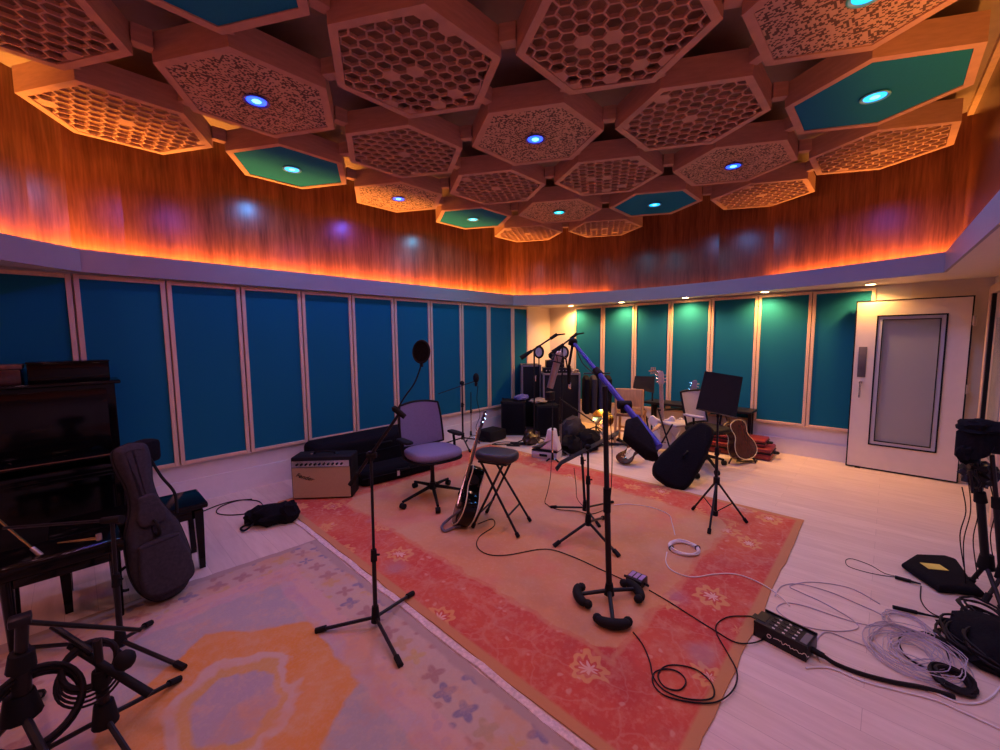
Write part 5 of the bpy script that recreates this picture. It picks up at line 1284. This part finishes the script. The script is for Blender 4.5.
# brown guitar on a stand right of the music stand
c = fl(741, 463); ft = D(746, 459, c+V(0, 0, .14))
gt, GT = guitar('acoustic_guitar', 'dark red-brown acoustic guitar with pale edge on a floor stand behind the music stand', ft, ft+(V(0, 0, .96)+FWD*.30+RIGHT*-.22), (FWD*.9+RIGHT*-.42).normalized(), bm_=MAHO, nm=DWOOD, binding=CREAMP, bt=.11)
t = thing('guitar_stand', 'thin black stand holding the red-brown acoustic guitar', 'guitar stand', (c.x, c.y, 0))
s0 = V(ft.x, ft.y, ft.z-.02)+FWD*.1
MB().cyl(s0-RIGHT*.13-FWD*.12, s0+RIGHT*.13-FWD*.12, .010, seg=8).build('cradle', BLK, t)
for s in (-1, 1): MB().cyl(s0+RIGHT*.06*s+V(0, 0, .15), V(c.x, c.y, .008)+RIGHT*.17*s-FWD*.03, .010, seg=8).build('leg', BLK, t)
MB().cyl(s0+V(0, 0, .25)+FWD*.03, V(c.x, c.y, .008)+FWD*.45, .010, seg=8).build('leg', BLK, t)
# maroon cases on the floor by the far wall
def case(label, a, b_, d_, z, h, m=MAROON):
    ex = (b_-a); L = ex.length; ex.normalize(); ey = UP.cross(ex); T = TX(V(a.x, a.y, z), ex, ey); t = thing('instrument_case', label, 'instrument case', (a.x, a.y, z))
    MB().at(T).box((L/2, d_/2, h*.28), (L, d_, h*.54), .02).build('lower_shell', m, t)
    MB().at(T).box((L/2, d_/2, h*.80), (L, d_, h*.40), .025).build('lid', m, t)
    MB().at(T).box((L/2, d_/2, h*.58), (L+.006, d_+.006, .012)).build('rim', BLKM, t, False)
    MB().at(T).tube(catmull([(L+.0, d_*.4, h*.5), (L+.05, d_*.42, h*.5), (L+.05, d_*.58, h*.5), (L, d_*.6, h*.5)], 4), .012, 6).build('handle', RUB, t)
pA = V(6.08, 1.95, 0); pB = V(6.12, 1.02, 0)
case('largest maroon instrument case flat on the floor by the far wall', V(6.0, 2.15, 0), V(6.04, 1.02, 0), .42, .002, .15)
case('thinner maroon case lying on the largest maroon case', V(6.06, 2.0, 0), V(6.08, 1.10, 0), .34, .155, .09)
case('short red case on top of the maroon stack, beside the brown guitar', V(6.10, 2.1, 0), V(6.12, 1.40, 0), .28, .248, .08)

# small gear and leads piled on and round the flight cases
q = on_rack(.20, -.02, .0)
solo(MB().at(Matrix.Translation(q)).ball((0, 0, .03), (.12, .12, .045), 3, .6, flat=0, seed=81), 'cable_heap', mat('mauve_cables', (.16, .12, .15), .7), 'low heap of mauve-grey leads on the right end of the tall flight case', 'cable heap')
c0 = fl(536, 436)+FWD*.74
T = Matrix.Translation((c0.x, c0.y, 1.12)) @ Matrix.Rotation(AV, 4, 'Z')
for k, (px, py, lb) in enumerate(((572, 444, 'loose leads on the floor in front of the tall flight case'), (598, 447, 'loose leads on the floor under the brass cymbal'), (512, 446, 'loose leads in front of the left speaker cabinet'))):
    cc_ = fl(px, py); rnd = random.Random(90+k)
    cable('cable_tangle', [cc_+RIGHT*rnd.uniform(-.3, .3)+FWD*rnd.uniform(-.1, .12)+V(0, 0, .012+.02*rnd.random()) for _ in range(16)], .007, CABLE, lb)
cable('microphone_cable', [D(553, 400, fl(560, 470)), D(552, 430, fl(557, 478)), D(551, 470, fl(551, 500)), D(548, 490, fl(548, 503)), G_(545, 503, .003), G_(552, 508, .003)], .003, CABLE, 'thin dark lead dropping from the hanging condenser microphone to the rug')
cable('microphone_cable', [D(574, 468, fl(578, 505)), D(576, 485, fl(578, 505)), D(577, 498, fl(580, 506)), G_(583, 506, .003)], .003, CABLE, 'short thin lead hanging from the edge-on tray to the rug')
cable('microphone_cable', [D(609, 400, fl(609, 601)-FWD*.02), D(612, 450, fl(611, 601)), D(611, 490, fl(611, 601)), D(608, 510, fl(609, 601)-FWD*.02)], .003, CABLE, 'thin lead running down beside the tall weighted stand')
cable('microphone_cable', [D(575, 345, up_), D(582, 362, up_), D(592, 372, lerp(up_, lo, .25)), D(600, 378, lerp(up_, lo, .35))], .004, CABLE, 'thin lead sagging below the upper end of the blue boom')

K_LED, K_DL, K_T, K_FILL = 22., 120., 42., 38.

# ------------------------------------------------------------------ lights: the room's own lamps and added fill spots
def lamp_spot(p, d, e, col, ang, blend=.6, r=.04):
    l = bpy.data.lights.new('spot', 'SPOT'); l.energy = e; l.color = col; l.spot_size = rad(ang); l.spot_blend = blend; l.shadow_soft_size = r
    o = bpy.data.objects.new('spot_lamp', l); C.objects.link(o); o.location = p
    o.rotation_euler = Vector(d).to_track_quat('-Z', 'Y').to_euler(); o['kind'] = 'structure'; return o
def lamp_area(p, q, w, e, col, aim):
    p = Vector(p); q = Vector(q); l = bpy.data.lights.new('strip', 'AREA'); l.shape = 'RECTANGLE'; l.size = (q-p).length; l.size_y = w
    l.energy = e; l.color = col
    o = bpy.data.objects.new('strip_lamp', l); C.objects.link(o)
    z = -Vector(aim).normalized(); x = (q-p).normalized(); y = z.cross(x).normalized(); z = x.cross(y)
    o.matrix_world = Matrix.Translation((p+q)/2) @ Matrix((x, y, z)).transposed().to_4x4(); o['kind'] = 'structure'; return o
# amber LED strip lying in the cove, aimed up at the veneer
LEDP = offset(FP, .052)
for i in range(len(LEDP)-1):
    a, b_ = LEDP[i], LEDP[i+1]; L = (b_-a).length
    g = {10: .8, 11: .35, 12: .04, 13: .03, 14: .03, 15: .6, 16: .9, 17: .22, 18: .5, 19: .5}.get(i, 1.)
    if i == 9: g = .9
    n = (b_-a).normalized(); nn = V(-n.y, n.x, 0)
    segs = [(a, b_)] if i != 8 else [(lerp(a.to_3d(), b_.to_3d(), k/3), lerp(a.to_3d(), b_.to_3d(), (k+1)/3)) for k in range(3)]
    for s0, s1 in segs:
        L = (s1-s0).length
        lamp_area((s0.x, s0.y, 2.312), (s1.x, s1.y, 2.312), .02, K_LED*g*L, (1., .35, .05), V(nn.x*.2, nn.y*.2, 1))
for k, p in enumerate(dls):
    lamp_spot(p+V(0, 0, -.012), (0.05, 0, -1), K_DL*(.6 if k == 4 else 1), (1., .46, .13), 150, .8, .035)
# lamps in the ceiling tiles, followed by two sets of added fill spots
COL = {'b': (.19, .12, 1.), 'c': (.10, .38, 1.), 'g': (.12, .52, .9)}
for (i, j, ty, lp, lab) in TILES:
    if lp:
        x, y = tpos(i, j); lamp_spot((x, y, ZT-.014), (0, 0, -1), K_T, COL[lp], 168, .45, .045)
for i, j in ((-3, -3), (-4, -2), (0, -2), (-2, -3), (2, -1)):  # unseen fill lamps added on the tile lattice over and behind the camera
    x, y = tpos(i, j); 
    if y > -.3 and x > -2.6: lamp_spot((x, y, ZT-.014), (0, 0, -1), K_T*.6, (.85, .38, .55), 150, .8, .06)
for x, y, k in ((1.2, .7, .8), (-.7, 1.6, .35), (3.2, 1.3, 1.3), (1.8, 3.0, 1.), (4.6, 3.0, 1.)):  # warm pink fill spots added below the ceiling, belonging to no tile
    lamp_spot((x, y, ZT-.03), (0, 0, -1), K_FILL*k, (1., .46, .34), 155, .9, .09)
w = bpy.data.worlds.new('w'); bpy.context.scene.world = w; w.use_nodes = True
w.node_tree.nodes['Background'].inputs[0].default_value = (.5, .3, .4, 1); w.node_tree.nodes['Background'].inputs[1].default_value = .0

# ------------------------------------------------------------------ camera
cd = bpy.data.cameras.new('camera'); cam = bpy.data.objects.new('camera', cd); C.objects.link(cam)
cd.sensor_width = 36; cd.lens = F/1000*36; cd.clip_start = .02
cam.matrix_world = Matrix.Translation(EYE) @ Matrix((CX, CY, -cF)).transposed().to_4x4()
sc = bpy.context.scene; sc.camera = cam
vs = sc.view_settings; vs.view_transform = 'Standard'; vs.look = 'None'; vs.gamma = 1; vs.use_curve_mapping = False; vs.exposure = 0.0
